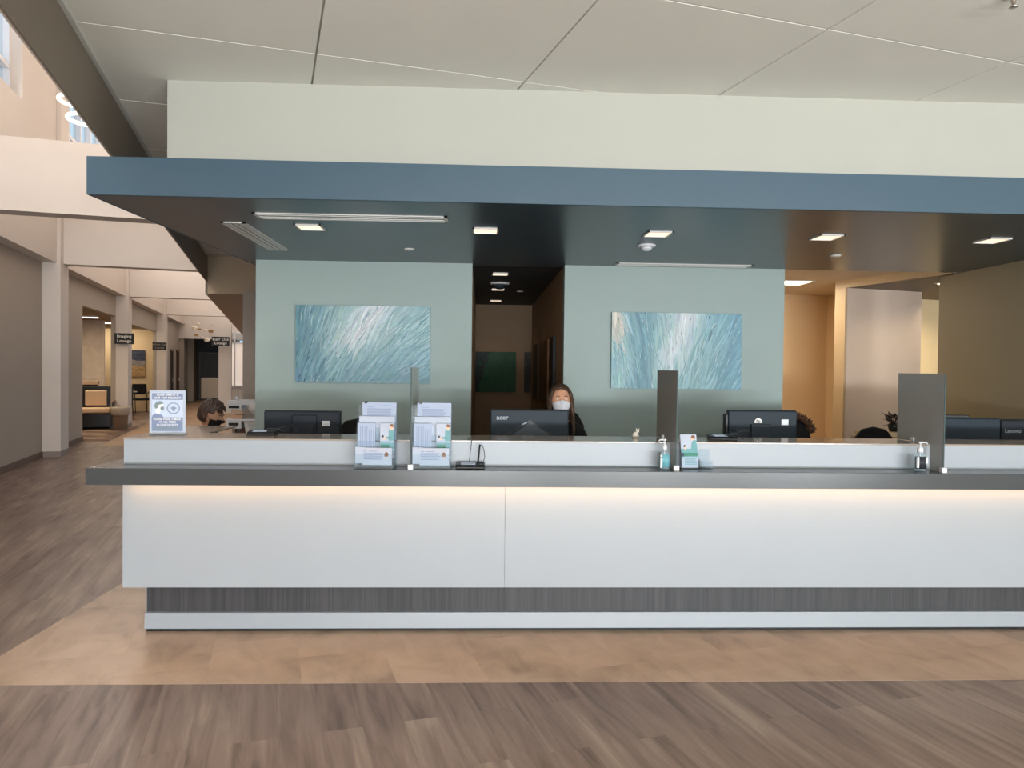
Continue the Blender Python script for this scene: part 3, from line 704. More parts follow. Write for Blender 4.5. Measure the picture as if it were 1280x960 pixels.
# ------------------------------------------------------------------ notice sign
t = thing('safety_sign', 'upright mask notice in clear stand on counter left end', 'sign', (-1.915, 4.70, 1.168), R(1))
MB().box(-.108, .108, -.004, .004, .012, .276).build('frame', M_paper, t, bevel=.001)
MB().box(-.108, .108, -.03, .05, 0, .003).box(-.108, .108, -.006, -.004, .0, .02).build('stand', M_clear, t)
MB().box(-.092, .092, -.0046, -.004, .026, .262).build('poster', M_signbg, t)
MB().box(-.092, .092, -.0054, -.0046, .218, .258).build('top_band', M_signbl, t)
MB().box(-.094, .092, -.0054, -.0046, .026, .110).build('bottom_band', M_signbl, t)
text('lettering', 'YOUR SAFETY IS', .0185, M_letter, t, (0, -.006, .248), bold=.0001)
text('lettering', 'OUR TOP PRIORITY', .0185, M_letter, t, (0, -.006, .229), bold=.0001)
text('lettering', 'PLEASE WEAR A MASK', .0165, M_letter, t, (0, -.006, .098), bold=.0001)
text('lettering', 'AT ALL TIMES', .0165, M_letter, t, (0, -.006, .081), bold=.0001)
text('lettering', 'IN OUR FACILITY', .0165, M_letter, t, (0, -.006, .064), bold=.0001)
b = MB(); rows(b, -.078, .078, .034, .052, -.0056, 3); b.build('small_print', M_signgr, t)
fg = MB().prismy([(-.092, .108), (-.022, .108), (-.03, .122), (-.05, .134), (-.072, .134), (-.088, .124)], -.0060, -.0054).build('masked_figure', M_signbl, t)
MB().prismy([(-.068, .134), (-.045, .134), (-.044, .15), (-.026, .155), (-.026, .19), (-.066, .19), (-.07, .16)], -.0058, -.0052).build('face', M_letter, fg)
MB().prismy([(-.066, .160), (-.056, .170), (-.052, .186), (-.028, .192), (-.024, .203), (-.045, .210), (-.066, .204), (-.078, .188), (-.076, .170)], -.0064, -.0058).build('hair', M_signgr, fg)
MB().prismy([(-.042, .158), (-.030, .150), (-.02, .158), (-.02, .172), (-.032, .178), (-.042, .172)], -.0066, -.0058).build('mask', M_signgr, fg)
b = MB(); n = 40
for i in range(n):
    a0, a1 = 2*math.pi*i/n, 2*math.pi*(i+1)/n; cx, cz = .036, .166
    vs = [(cx+.040*math.cos(a0), -.0058, cz+.036*math.sin(a0)), (cx+.040*math.cos(a1), -.0058, cz+.036*math.sin(a1)), (cx+.032*math.cos(a1), -.0058, cz+.029*math.sin(a1)), (cx+.032*math.cos(a0), -.0058, cz+.029*math.sin(a0))]
    b.bm.faces.new([b.bm.verts.new(v) for v in vs])
sl = b.build('round_seal', M_ink2, t)
MB().prismy([(.014, .168), (.026, .172), (.036, .178), (.048, .172), (.058, .168), (.048, .162), (.04, .15), (.036, .146), (.031, .15), (.026, .162)], -.0060, -.0056).build('seal_figure', M_ink, t)

# ------------------------------------------------------------------ ceramic figurine
t = thing('figurine', 'tiny cream figurine with pointed ears on riser top', 'figurine', (1.0, 4.80, 1.168))
MB().lathe([(.020, 0), (.024, .01), (.018, .025), (.010, .035), (0, .036)], n=14).build('body', M_figure, t, smooth=True)
MB().ball((.012, 0, .042), .012).build('head', M_figure, t, smooth=True)
MB().tube([(.006, 0, .05), (.002, 0, .062)], [.005, .001], 6).tube([(.018, 0, .05), (.024, 0, .062)], [.005, .001], 6).build('ears', M_figure, t)

# ------------------------------------------------------------------ monitors
def monitor(loc, rz, w, h, label, style):
    t = thing('monitor', label, 'monitor', loc, rz, 'desk monitors behind the counter')
    face = M_char if style in ('acer', 'hp', 'slim') else M_chard
    b = MB().box(-w/2, w/2, -.012, .022, 0, h); bd = b.build('back_shell', face, t, bevel=.008)
    MB().box(-w/2-.003, w/2+.003, .014, .034, -.004, h+.004).build('bezel', M_black, t, bevel=.004)
    MB().box(-w/2+.012, w/2-.012, .0345, .0355, .012, h-.012).build('screen', mat('monitor_screen', (120, 150, 180), .3, emit=(120, 150, 190), es=.3), t)
    MB().box(-.03, .03, -.04, -.014, -.22, h*.45).build('stand_column', M_black, t, bevel=.005)
    MB().box(-.13, .13, -.13, .08, -.235, -.222).build('stand_foot', M_black, t, bevel=.004)
    if style == 'plain':
        MB().box(-.07, .105, -.03, -.013, .0, h*.92).build('cover_plate', M_chard, t, bevel=.01)
        MB().box(w/2-.125, w/2-.07, -.0150, -.0125, h*.66, h*.78).build('sticker', M_whitep, t)
    if style == 'acer':
        lower = MB().prismy([(-w*.5+.03, .05), (0, h*.74), (w*.5-.03, .10), (w*.5-.02, .01), (-w*.5+.02, .01)], -.018, -.012).build('lower_shell', mat('grey_blue_plastic', (48, 59, 66), .4), t, bevel=.002)
        MB().prismy([(-w*.38, h*.34), (0, h*.74), (0, h*.78), (-w*.38, h*.375)], -.0195, -.012).prismy([(0, h*.74), (w*.40, h*.30), (w*.40, h*.325), (0, h*.78)], -.0195, -.012).build('chevron_line', M_black, t)
        MB().prismy([(-.055, h*.665), (-.02, h*.715), (-.02, h*.745), (-.055, h*.695)], -.0205, -.019).build('glint_badge', M_greyl, t)
        text('lettering', 'acer', .048, M_greyl, t, (-w*.35, -.0130, h*.83), bold=.0006)
    if style == 'hp':
        MB().box(-.09, .055, -.032, -.013, -.02, h*.72).build('neck_cover', M_char, t, bevel=.006)
        b = MB().prismy([(.028*math.cos(R(a))-.035, h*.74+.034*math.sin(R(a))) for a in range(0, 181, 12)], -.016, -.0125); b.build('round_badge', M_letter, t)
        text('lettering', 'hp', .030, M_char, t, (-.035, -.0165, h*.745+.012), bold=.0008)
        MB().box(w/2-.115, w/2-.065, -.0150, -.0125, h*.70, h*.82).build('sticker', M_whitep, t)
        MB().box(-w/2-.028, -w/2-.003, -.02, .04, h*.42, h*.93).build('side_speaker', M_black, t, bevel=.008)
        MB().tube([(-w/2+.02, -.014, h*.6), (-w/2+.06, -.03, h*.55), (-w/2+.08, -.03, h*.3), (-w/2+.05, -.02, .0)], .003, 6).build('cable', M_black, t, smooth=True)
    if style == 'slim':
        MB().box(-w/2+.03, w/2-.09, -.026, -.012, .01, h*.46).build('rear_bulge', M_chard, t, bevel=.006)
        MB().box(-.16, .03, -.02, .05, h+.004, h+.024).build('webcam_bar', M_black, t, bevel=.004)
    if style == 'lenovo':
        text('lettering', 'Lenovo', .040, M_greyl, t, (-w/2+.085, -.0132, h*.72), bold=.0007)
        MB().box(-.1, .1, -.03, -.012, 0, h*.42).build('rear_bulge', M_black, t, bevel=.006)
    return t
monitor((-1.249, 5.35, .985), 0, .53, .30, 'dark monitor back with white sticker, leftmost on desk', 'plain')
monitor((.352, 5.35, .985), 0, .555, .325, 'grey monitor back with chevron line before the corridor', 'acer')
monitor((2.035, 5.35, .985), 0, .50, .335, 'dark monitor back with round badge and side speaker', 'hp')
monitor((3.525, 5.35, .985), R(-2), .53, .295, 'slim grey monitor back just right of the right divider', 'slim')
monitor((4.08, 5.35, .985), R(-2), .54, .285, 'black monitor back at the right edge beside olive wall', 'lenovo')

# ------------------------------------------------------------------ office chairs
def office_chair(loc, rz, label, backh=1.17, backw=.46):
    t = thing('office_chair', label, 'chair', loc, rz, 'black office chairs behind the desk')
    prof = [(-.5, 0), (-.49, .25), (-.42, .40), (-.25, .48), (0, .50), (.25, .48), (.42, .40), (.49, .25), (.5, 0)]
    z0 = .62; hh = (backh-z0)*2
    MB().prismy([(p[0]*backw, z0+p[1]*hh) for p in prof], .20, .27).build('backrest', M_fabk, t, bevel=.02, seg=3)
    MB().prism([(-.23, -.24), (.23, -.24), (.25, .1), (.2, .23), (-.2, .23), (-.25, .1)], .44, .52).build('seat', M_fabk, t, bevel=.02, seg=3)
    MB().box(-.04, .04, .22, .29, .45, .75).build('back_bar', M_black, t, bevel=.01)
    MB().tube([(0, 0, .12), (0, 0, .44)], .028, 14).build('column', M_black, t, smooth=True)
    for s in (-1, 1):
        MB().tube([(s*.25, .05, .48), (s*.29, .05, .52), (s*.29, .04, .66)], .014, 8).box(s*.29-.03, s*.29+.03, -.12, .12, .66, .685).build('armrest', M_black, t)
    for k in range(5):
        a = 2*math.pi*k/5+.3
        lg = MB().tube([(0, 0, .11), (.27*math.cos(a), .27*math.sin(a), .075)], [.026, .016], 8).build('leg', M_black, t)
        MB().ball((.27*math.cos(a), .27*math.sin(a), .032), .03, 10).build('caster', M_black, lg, smooth=True)
    return t
office_chair((-.98, 6.05, .002), R(4), 'black office chair right of the leftmost monitor', 1.175)
office_chair((.76, 6.12, .002), R(6), 'black office chair behind the seated receptionist', 1.255, .34)
office_chair((3.27, 5.95, .002), R(-8), 'empty black office chair before the mauve wall panel', 1.15, .38)
office_chair((2.52, 6.2, .002), R(8), 'black office chair carrying the fur hooded coat', 1.18)

# coat with fur-trimmed hood on a chair
t = thing('hooded_coat', 'black coat with brown fur hood over a chair back', 'coat', (2.61, 6.18, -.05))
bm = MB()
prof = [(-.17, .9), (-.16, 1.12), (-.12, 1.22), (-.05, 1.265), (.04, 1.26), (.11, 1.22), (.16, 1.14), (.19, .98), (.185, .7), (-.175, .7)]
co = bm.prismy(prof, .0, .15).build('coat_body', M_fabk, t, bevel=.035, seg=3)
b = MB()
for i in range(260):
    a = R(20+150*random.random()); rr = .165+random.uniform(-.02, .02)
    p = Vector((.01+rr*math.cos(a)*.98, random.uniform(-.03, .05), 1.10+rr*math.sin(a)*1.05))
    d = Vector((math.cos(a)+random.uniform(-.7, .7), random.uniform(-1, .4), math.sin(a)+random.uniform(-.5, .6))).normalized()*.035
    b.tube([p, p+d*.6+Vector((0, 0, .004)), p+d], [.008, .005, .001], 5)
b.tube([(.01+.165*math.cos(R(a))*.98, .01, 1.10+.165*math.sin(R(a))*1.05) for a in range(15, 176, 10)], .022, 8)
b.build('fur_trim', M_fur, t, smooth=True)
MB().tube([(-.165, -.02, 1.18), (-.175, -.03, 1.12), (-.165, -.03, 1.05)], .008, 8).build('hood_cord', M_cush, t, smooth=True)
MB().prismy([(-.14, .95), (-.02, .95), (-.03, 1.03), (-.09, 1.06), (-.13, 1.02)], -.05, .0).build('blue_lining', M_jeans, t, bevel=.015)

# papers and dried plant on side desk
t = thing('side_desk', 'low desk piled with pale folders right of the empty chair', 'desk', (3.60, 6.5, .002))
MB().box(-.4, .6, -.2, .35, .70, .74).build('desk_top', M_quartz2, t, bevel=.003)
for sx in (-.37, .55):
    MB().box(sx-.02, sx+.02, -.17, .32, 0, .70).build('leg', M_black, t)
for i in range(9):
    o = MB().box(-.17, .17, -.12, .12, 0, .038).build('folder_stack', M_cream2 if i % 3 else M_paper, bevel=.004)
    o.location = (3.52+random.uniform(-.05, .05), 6.5+random.uniform(-.02, .02), .742+i*.0385); o.rotation_euler = (0, 0, R(random.uniform(-14, 14)))
    tag(o, ['bottom', 'second', 'third', 'fourth', 'fifth', 'sixth', 'seventh', 'eighth', 'topmost'][i]+' folder bundle of the pile on the side desk', 'folder', 'pile of pale folders on the side desk')
t = thing('dried_plant', 'dark brown leafy plant peeking out left of right divider', 'plant', (3.66, 6.52, 1.089))
MB().lathe([(.035, 0), (.05, .06), (.04, .065), (0, .065)], n=16).build('pot', M_black, t, smooth=True)
b = MB()
for i in range(34):
    a = random.uniform(0, 2*math.pi); e = random.uniform(.02, .09); z = random.uniform(.05, .15)
    p = Vector((e*math.cos(a), e*math.sin(a), z)); u = Vector((-math.sin(a), math.cos(a), 0))*.022; d = Vector((math.cos(a), math.sin(a), random.uniform(-.3, .7)))*.055
    vs = [b.bm.verts.new(q) for q in (p-d*.3, p+u, p+d, p-u)]; b.bm.faces.new(vs)
    b.tube([(0, 0, .06), p], .002, 5)
lo = b.build('leaves', M_leaf, t); sm = lo.modifiers.new('thick', 'SOLIDIFY'); sm.thickness = .002

# ================================================================== PAINTINGS
M_paint = attr_mat('oil_paint')
def painting(label, x0, x1, z0, z1, y, fn, seed, n=1500, name='wall_painting', rz=0, loc=None, grid=False, base=(130, 170, 178)):
    rnd = random.Random(seed)
    w, h = x1-x0, z1-z0
    t = thing(name, label, 'painting', loc or ((x0+x1)/2, y, (z0+z1)/2), rz, None)
    MB().box(-w/2, w/2, -.016, .016, -h/2, h/2).build('canvas', mat('canvas_%d' % seed, base, .6), t, bevel=.002)
    bm = bmesh.new(); cl = bm.loops.layers.float_color.new('Col')
    for i in range(n):
        u, v = rnd.random(), rnd.random()
        got = fn(u, v, rnd, i/n)
        if got is None: continue
        a, col, ln, wd, curve = got
        a = R(a); cx, cz = (u-.5)*w, (v-.5)*h; K = 6; yy = -.0162-.0015*i/n
        pts = []
        for k in range(K+1):
            s = k/K-.5; aa = a+curve*s
            pts.append((cx+math.cos(aa)*ln*s, cz+math.sin(aa)*ln*s, wd*(1-abs(2*s)**2.2)*.5+.0002, aa))
        prev = None; c = lin(tuple(q*.9 for q in col))
        for (px, pz, hw, aa) in pts:
            nx, nz = -math.sin(aa), math.cos(aa)
            q = []
            for sg in (1, -1):
                X = min(w/2-.0005, max(-w/2+.0005, px+sg*nx*hw)); Z = min(h/2-.0005, max(-h/2+.0005, pz+sg*nz*hw))
                q.append(bm.verts.new((X, yy, Z)))
            if prev:
                f = bm.faces.new((prev[0], prev[1], q[1], q[0]))
                for l in f.loops: l[cl] = c
            prev = q
    me = bpy.data.meshes.new('brush_strokes'); bm.to_mesh(me); bm.free()
    o = bpy.data.objects.new('brush_strokes', me); COL.objects.link(o); me.materials.append(M_paint); o.parent = t
    return t
def mixc(a, b, t): t = max(0, min(1, t)); return tuple(a[i]*(1-t)+b[i]*t for i in range(3))
def jit(c, r, s): k = r.gauss(0, s); return tuple(max(0, min(255, v+k+r.gauss(0, s*.25))) for v in c)
def p_left(u, v, r, ph):
    # sweep fans from steep at the left to shallow at the lower right
    ang = 78-42*u+10*(v-.5)
    glow = math.exp(-(((u-.61+.38*(1-v))/.15)**2))*max(0, min(1, (v-.30)/.3))
    dark = max(0, 1-u/.28)
    c = mixc((146, 186, 196), (178, 208, 208), r.random())
    c = mixc(c, (74, 124, 140), dark**.7*.9*r.uniform(.6, 1))
    c = mixc(c, (112, 158, 178), max(0, (1-v)-.35)*.9)
    c = mixc(c, (158, 188, 182), max(0, 1-abs(u-.32)/.14)*.6*v)
    c = mixc(c, (222, 230, 233), glow)
    if ph < .6: return ang+r.gauss(0, 4), jit(c, r, 9), r.uniform(.15, .5), r.uniform(.02, .055), r.gauss(-.2, .1)
    k = r.random()
    if k < .70: return ang+r.gauss(0, 6), jit(c, r, 12), r.uniform(.1, .36), r.uniform(.006, .022), r.gauss(-.2, .15)
    if k < .78: return ang+r.gauss(0, 7), jit(mixc(c, (232, 240, 240), .75), r, 5), r.uniform(.03, .22), r.uniform(.002, .007), r.gauss(-.2, .15)
    if k < .86 and v < .45 or (u < .3 and k < .9): return ang-12+r.gauss(0, 8), jit((44, 74, 88), r, 8), r.uniform(.02, .08), r.uniform(.002, .007), 0
    return ang+r.gauss(0, 8), jit(mixc(c, (90, 140, 156), .6), r, 8), r.uniform(.06, .25), r.uniform(.002, .008), r.gauss(-.2, .15)
def p_right(u, v, r, ph):
    ang = 104-52*max(0, u-.18)*1.1+8*(v-.5)
    glow = math.exp(-(((u-.56+.2*(1-v)-.02)/.10)**2))*max(0, min(1, (v-.12)/.3))
    cream = max(0, 1-((u-.03)/.09)**2-((v-.85)/.35)**2)+max(0, 1-abs(u-.03-.22*(1-v))/.03)*max(0, v-.45)
    c = mixc((142, 184, 194), (170, 206, 208), r.random())
    c = mixc(c, (104, 152, 170), max(0, 1-abs(u-.24)/.14)*.8)
    c = mixc(c, (116, 164, 184), max(0, (u-.68)/.3)*.9)
    c = mixc(c, (164, 196, 192), max(0, 1-abs(u-.40)/.12)*.5)
    c = mixc(c, (224, 231, 235), glow)
    c = mixc(c, (222, 214, 202), min(1, cream))
    if ph < .6: return ang+r.gauss(0, 4), jit(c, r, 9), r.uniform(.12, .5), r.uniform(.02, .055), r.gauss(-.1, .1)
    k = r.random()
    if k < .70: return ang+r.gauss(0, 6), jit(c, r, 11), r.uniform(.1, .36), r.uniform(.006, .022), r.gauss(-.1, .15)
    if k < .78: return ang+r.gauss(0, 9), jit(mixc(c, (230, 240, 240), .75), r, 5), r.uniform(.03, .2), r.uniform(.002, .006), r.gauss(-.1, .15)
    if k < .83: return ang+r.gauss(0, 10), jit((70, 104, 120), r, 8), r.uniform(.02, .08), r.uniform(.002, .006), 0
    return ang+r.gauss(0, 8), jit(mixc(c, (92, 146, 164), .6), r, 8), r.uniform(.06, .25), r.uniform(.002, .008), 0
painting('abstract teal painting with diagonal strokes on left seafoam wall', -1.658, -.458, 1.459, 2.150, 6.832, p_left, 11, 2800)
painting('abstract teal painting with upright strokes on right seafoam wall', 1.187, 2.386, 1.436, 2.129, 6.832, p_right, 12, 2800)
def p_green(u, v, r, ph):
    c = (6, 84, 44)
    if u < .2+.25*(v-.5): c = (14, 30, 36)
    if ph > .93 and v < .32: return 70, (90, 110, 100), .01, .004, 0
    return r.uniform(60, 120), jit(c, r, 3), r.uniform(.08, .2), r.uniform(.01, .04), 0
painting('dark green square painting at the corridor end', -.075, .522, 1.255, 1.850, 11.18, p_green, 13, 260, base=(6, 78, 42))
def p_dark(u, v, r, ph): return r.uniform(70, 110), jit((44, 42, 34), r, 5), r.uniform(.1, .2), r.uniform(.01, .03), 0
painting('narrow dark painting in the right corner of the corridor end', .645, .745, 1.255, 1.850, 11.18, p_dark, 14, 60, base=(44, 42, 34))
for i, (y0, y1, colr) in enumerate([(7.55, 7.95, (30, 30, 32)), (8.15, 9.35, (132, 92, 60)), (9.6, 10.4, (74, 62, 50))]):
    def p_s(u, v, r, ph, colr=colr):
        k = int(u*7) % 3
        return 90+r.gauss(0, 3), jit([colr, (60, 52, 44), (96, 76, 58)][k], r, 6), r.uniform(.1, .3), r.uniform(.01, .03), 0
    painting(['narrow black framed picture nearest on the corridor right wall', 'large striped brown picture midway on the corridor right wall', 'brown picture farthest along the corridor right wall'][i], -(y1-y0)/2, (y1-y0)/2, 1.22, 1.93, 0, p_s, 20+i, 200, loc=(.738, (y0+y1)/2, 1.575), rz=R(-90), base=colr)
def p_land(u, v, r, ph):
    if v > .62: c = mixc((38, 44, 66), (70, 90, 110), r.random()*.4)
    elif v > .42: c = mixc((120, 118, 120), (150, 140, 130), r.random())
    else: c = mixc((196, 160, 108), (150, 116, 72), r.random())
    return r.gauss(5, 8), jit(c, r, 8), r.uniform(.1, .3), r.uniform(.02, .06), .1
painting('landscape painting of dark sky over golden field in far lounge', -.24, .24, 1.17, 2.09, 0, p_land, 30, 500, loc=tuple(bw(-4.33, 28.47, 1.63)), rz=ANG, base=(120, 100, 80))

# ================================================================== HALL SIGNS, LOUNGE FURNITURE, HALL DETAILS
def flag_sign(bx0, bx1, by, z0, z1, lines, label, lettercol=M_letter, sz=.105):
    t = thing('lounge_sign', label, 'sign', bw((bx0+bx1)/2, by, (z0+z1)/2), ANG, 'black lounge name signs of the hall')
    w, h = bx1-bx0, z1-z0
    MB().box(-w/2, w/2, -.02, .02, -h/2, h/2).build('board', M_sblack, t, bevel=.003)
    for k, s in enumerate(lines):
        text('lettering', s, sz, lettercol, t, (0, -.0215, h*.21-k*h*.42), bold=.0008, spacing=1.05)
    return t
flag_sign(-3.70, -3.26, 20.9, 2.105, 2.375, ['Imaging', 'Lounge'], 'black sign reading Imaging Lounge on the second hall column')
flag_sign(-3.78, -3.35, 27.85, 2.10, 2.35, ['White Oak', 'Lounge'], 'black sign reading White Oak Lounge on the third hall column', mat('dim_lettering', (150, 140, 130), .6), .092)
flag_sign(-1.83, -1.29, 26.5, 2.245, 2.54, ['Burr Oak', 'Lounge'], 'black sign reading Burr Oak Lounge on the right of the hall', M_letter, .125)

t = thing('lounge_armchair', 'black lounge armchair with tan cushions beside waste bin', 'armchair', bw(-4.12, 20.9), ANG+R(6))
def bxp(name, m, *a, bev=.01): return MB().box(*a).build(name, m, t, bevel=bev)
bxp('seat_cushion', M_cush, -.36, .34, -.42, .22, .40, .52, bev=.03)
bx_ = MB().box(-.24, .24, .10, .2, .56, .94).build('back_cushion', M_cush, t, bevel=.03, seg=3)
bxp('back_frame', M_black, -.42, .42, .20, .30, .0, 1.04)
bxp('base_panel', M_black, -.36, .36, -.38, .2, .06, .39)
for sx in (-.42, .42):
    MB().box(sx-.03, sx+.03, -.45, -.38, 0, .68).build('leg', M_black, t, bevel=.005)
    MB().box(sx-.03, sx+.03, -.47, .22, .64, .69).build('armrest', M_wood2, t, bevel=.008)
t = thing('waste_bin', 'taupe round waste bin with clear liner beside the column', 'waste bin', bw(-3.47, 20.35), 0)
MB().lathe([(.14, 0), (.15, .01), (.185, .50), (.20, .52), (.20, .53), (.18, .53), (.14, .02), (0, .02)], n=24).build('bin', M_bin, t, smooth=True)
MB().lathe([(.188, .36), (.206, .38), (.214, .50), (.21, .555), (.2, .56), (.19, .55), (.18, .40)], n=28).build('liner', M_bag, t, smooth=True)
def side_chair(bx_c, by_c, rz, label):
    t = thing('side_chair', label, 'chair', bw(bx_c, by_c, .003), rz, 'black frame chairs at the lounge table')
    MB().box(-.24, .24, -.24, .24, .42, .48).build('seat', M_fabk, t, bevel=.015)
    MB().box(-.22, .22, .20, .25, .60, .95).build('backrest', M_fabk, t, bevel=.015)
    for s in (-1, 1):
        MB().tube([(s*.25, -.24, 0), (s*.26, -.22, .45), (s*.26, -.18, .64), (s*.26, -.05, .70), (s*.26, .12, .68), (s*.26, .22, .60)], .014, 8).build('arm', M_black, t, smooth=True)
        MB().tube([(s*.25, .26, 0), (s*.24, .22, .45), (s*.22, .24, .9)], .014, 8).build('leg', M_black, t, smooth=True)
    return t
side_chair(-4.05, 27.4, ANG+R(25), 'black frame chair behind the mask notice in lounge')
side_chair(-4.08, 24.2, ANG+R(-70), 'black frame chair beside the round lounge table edge')
t = thing('lounge_table', 'round table beside the second hall column in lounge', 'table', bw(-4.5, 26.2, .003), ANG)
MB().lathe([(0, .72), (.50, .72), (.51, .735), (.50, .75), (0, .75)], n=36).build('table_top', M_hallg, t)
MB().tube([(0, 0, .03), (0, 0, .72)], .04, 14).build('pedestal', M_black, t, smooth=True)
MB().lathe([(0, 0), (.28, 0), (.28, .015), (.05, .03), (0, .03)], n=28).build('foot', M_black, t)
for i, (bx_c, by_c, L) in enumerate([(-5.0, 19.2, 1.2), (-4.95, 21.3, 1.6), (-4.75, 24.0, 1.2)]):
    t = thing('linear_light', 'glowing linear ceiling light of the lounge, '+['nearest', 'middle', 'farthest'][i]+' one', 'ceiling light', bw(bx_c, by_c, 2.8), ANG, 'linear ceiling lights of the lounge')
    MB().box(-L/2-.02, L/2+.02, -.10, .10, -.03, 0).build('housing', M_wmetal, t)
    MB().box(-L/2, L/2, -.09, .09, -.045, -.03).build('diffuser', M_lampc, t)
    l = area('lamp', (0, 0, -.06), (0, 0, -1), L, .15, 42, (1, .82, .58)); l.parent = t

# wall washing light on the golden wall
l = area('wall_wash', bw(-5.2, 27.6, 2.7), bw(0, .5, -1), 2.0, .2, 26, (1, .86, .68))

# double door at the end of hall
d = bpy.data.objects.new('door_1', None); COL.objects.link(d); d.location = bw(-2.5, 37.9, 0); d.rotation_euler = (0, 0, ANG); d['kind'] = 'structure'; d['label'] = 'dark door with steel kick plate at the hall end'
struct('door_surround', MB().box(-.80, 1.0, -.02, .06, 0, 2.84), M_navy, parent=d)
struct('door_frame', MB().box(-.66, -.60, -.06, 0, 0, 2.2).box(-.66, .9, -.06, 0, 2.14, 2.2), mat('door_frame_paint', (120, 112, 102), .5), parent=d)
struct('door_leaf', MB().box(-.59, .85, -.05, -.01, .02, 2.13), mat('near_black_door', (24, 18, 16), .4), parent=d)
struct('kick_plate', MB().box(-.57, .85, -.06, -.05, .05, 1.02), mat('bronze_steel', (150, 132, 114), .35, metal=1), parent=d)
struct('notice', MB().box(.46, .64, -.065, -.05, 1.10, 1.42), M_paper2, parent=d)
# two narrow doors on the left wall far away
for i, (a0, a1) in enumerate([(31.7, 32.4), (33.7, 34.4)]):
    d = bpy.data.objects.new('door_%d' % (i+2), None); COL.objects.link(d); d.rotation_euler = (0, 0, ANG); d['kind'] = 'structure'; d['label'] = 'narrow dark door on the far left wall, number %d' % (i+1)
    struct('door_leaf', MB().box(-3.70, -3.665, a0, a1, 0, 2.13), M_dark, parent=d)
    struct('door_frame', MB().box(-3.70, -3.65, a0-.06, a0, 0, 2.2).box(-3.70, -3.65, a1, a1+.06, 0, 2.2).box(-3.70, -3.65, a0-.06, a1+.06, 2.13, 2.2), M_wood2, parent=d)
    struct('handle', MB().box(-3.66, -3.60, a1-.15, a1-.1, .95, 1.05), M_steel, parent=d)

# hanging ornaments
orn = [(-2.47, 2.86, .10, 0), (-2.30, 2.83, .05, 1), (-2.12, 2.80, .07, 0), (-1.95, 2.77, .085, 1), (-2.41, 2.63, .07, 1), (-2.24, 2.57, .05, 0), (-2.07, 2.46, .10, 0), (-2.36, 3.02, .06, 0), (-1.88, 3.0, .05, 0)]
ordn = ['pearl one at upper left', 'small gilded one at upper middle', 'pearl one right of centre', 'gilded one at right', 'gilded one at lower left', 'small pearl one at lower middle', 'large pearl one hanging lowest', 'pearl one close under the beam', 'small pearl one at top right']
for i, (x, z, r, k) in enumerate(orn):
    t = thing('hanging_ornament', 'glass blossom ornament hanging in the far hall, '+ordn[i], 'ornament', bw(x, 27.8, z), ANG, 'hanging glass blossom ornaments')
    b = MB()
    for a in range(5):
        th = 2*math.pi*a/5+i; b.ball((r*.5*math.cos(th), r*.2*math.sin(th*2), r*.4*math.sin(th)), r*.55, 8, sz=.6)
    b.build('blossom', M_goldm if k else M_shell, t, smooth=True)
    MB().tube([(0, 0, r*.3), (0, 0, 3.34-z)], .002, 4).build('wire', M_wmetal, t)

RINGS = ((bw(-2.57, 12.2), 5.34), (bw(-2.46, 12.2), 5.09))
# ring pendants
for i, (c, z) in enumerate(RINGS):
    t = thing('ring_pendant', ['upper', 'lower'][i]+' glowing ring pendant beneath the high windows', 'pendant light', (c.x, c.y, z), 0, 'glowing ring pendants')
    rr = .30; n = 56
    MB().tube([(rr*math.cos(2*math.pi*k/n), rr*math.sin(2*math.pi*k/n), 0) for k in range(n+1)], .026, 8).build('ring', mat('ring_glow', (255, 255, 250), .5, emit=(255, 252, 244), es=2.2), t, smooth=True)
    b = MB()
    for k in range(3):
        a = 2*math.pi*k/3; b.tube([(rr*math.cos(a), rr*math.sin(a), 0), (0, 0, 8.0-z)], .002, 4)
    b.build('wire', M_wmetal, t)

# hygiene stand right of the hall
t = thing('hygiene_stand', 'white tiered sanitizer and mask stand beyond the counter', 'stand', (-3.42, 11.2, 0), R(0))
MB().box(-.22, .30, -.2, .2, 1.03, 1.10).build('tray', M_whitep, t, bevel=.006)
MB().box(-.24, .30, -.2, .2, .80, .83).build('tray', M_whitep, t, bevel=.006)
MB().box(-.24, -.02, -.2, .2, .69, .80).build('drawer', M_whitep, t, bevel=.006)
MB().box(-.20, -.06, -.205, -.2, .735, .775).build('label_slot', M_black, t)
MB().box(-.20, -.05, -.205, -.2, .985, 1.02).build('label_slot', M_black, t)
MB().box(-.22, -.02, -.2, .2, .97, 1.03).build('drawer', M_whitep, t, bevel=.004)
MB().lathe([(.05, .86), (.14, .95), (.17, 1.04), (.16, 1.04), (.13, .96), (0, .88)], c=(.17, -.05, 0), n=24).build('bowl', M_wmetal, t, smooth=True)
MB().box(-.18, -.02, -.15, .1, .83, .885).build('mask_box', mat('peach_box', (200, 160, 130), .6), t)
MB().prismy([(-.0, .80), (.3, .80), (.3, .02), (.14, .02)], -.16, .18).build('bin_hopper', M_wmetal, t, bevel=.004)
MB().prismy([(.06, .76), (.26, .76), (.26, .48), (.14, .48)], -.168, -.16).build('clear_window', M_clear, t)
MB().box(-.20, -.16, -.05, .18, 0, .69).build('post', mat('greige_post', (168, 150, 134), .5), t)
MB().box(-.14, .02, .1, .18, 0, .69).build('back_panel', M_wood2, t)
MB().lathe([(.022, 1.10), (.024, 1.14), (.008, 1.155), (.006, 1.17), (.018, 1.175), (0, 1.18)], c=(-.12, -.1, 0), n=12).build('pump_bottle', M_whitep, t, smooth=True)

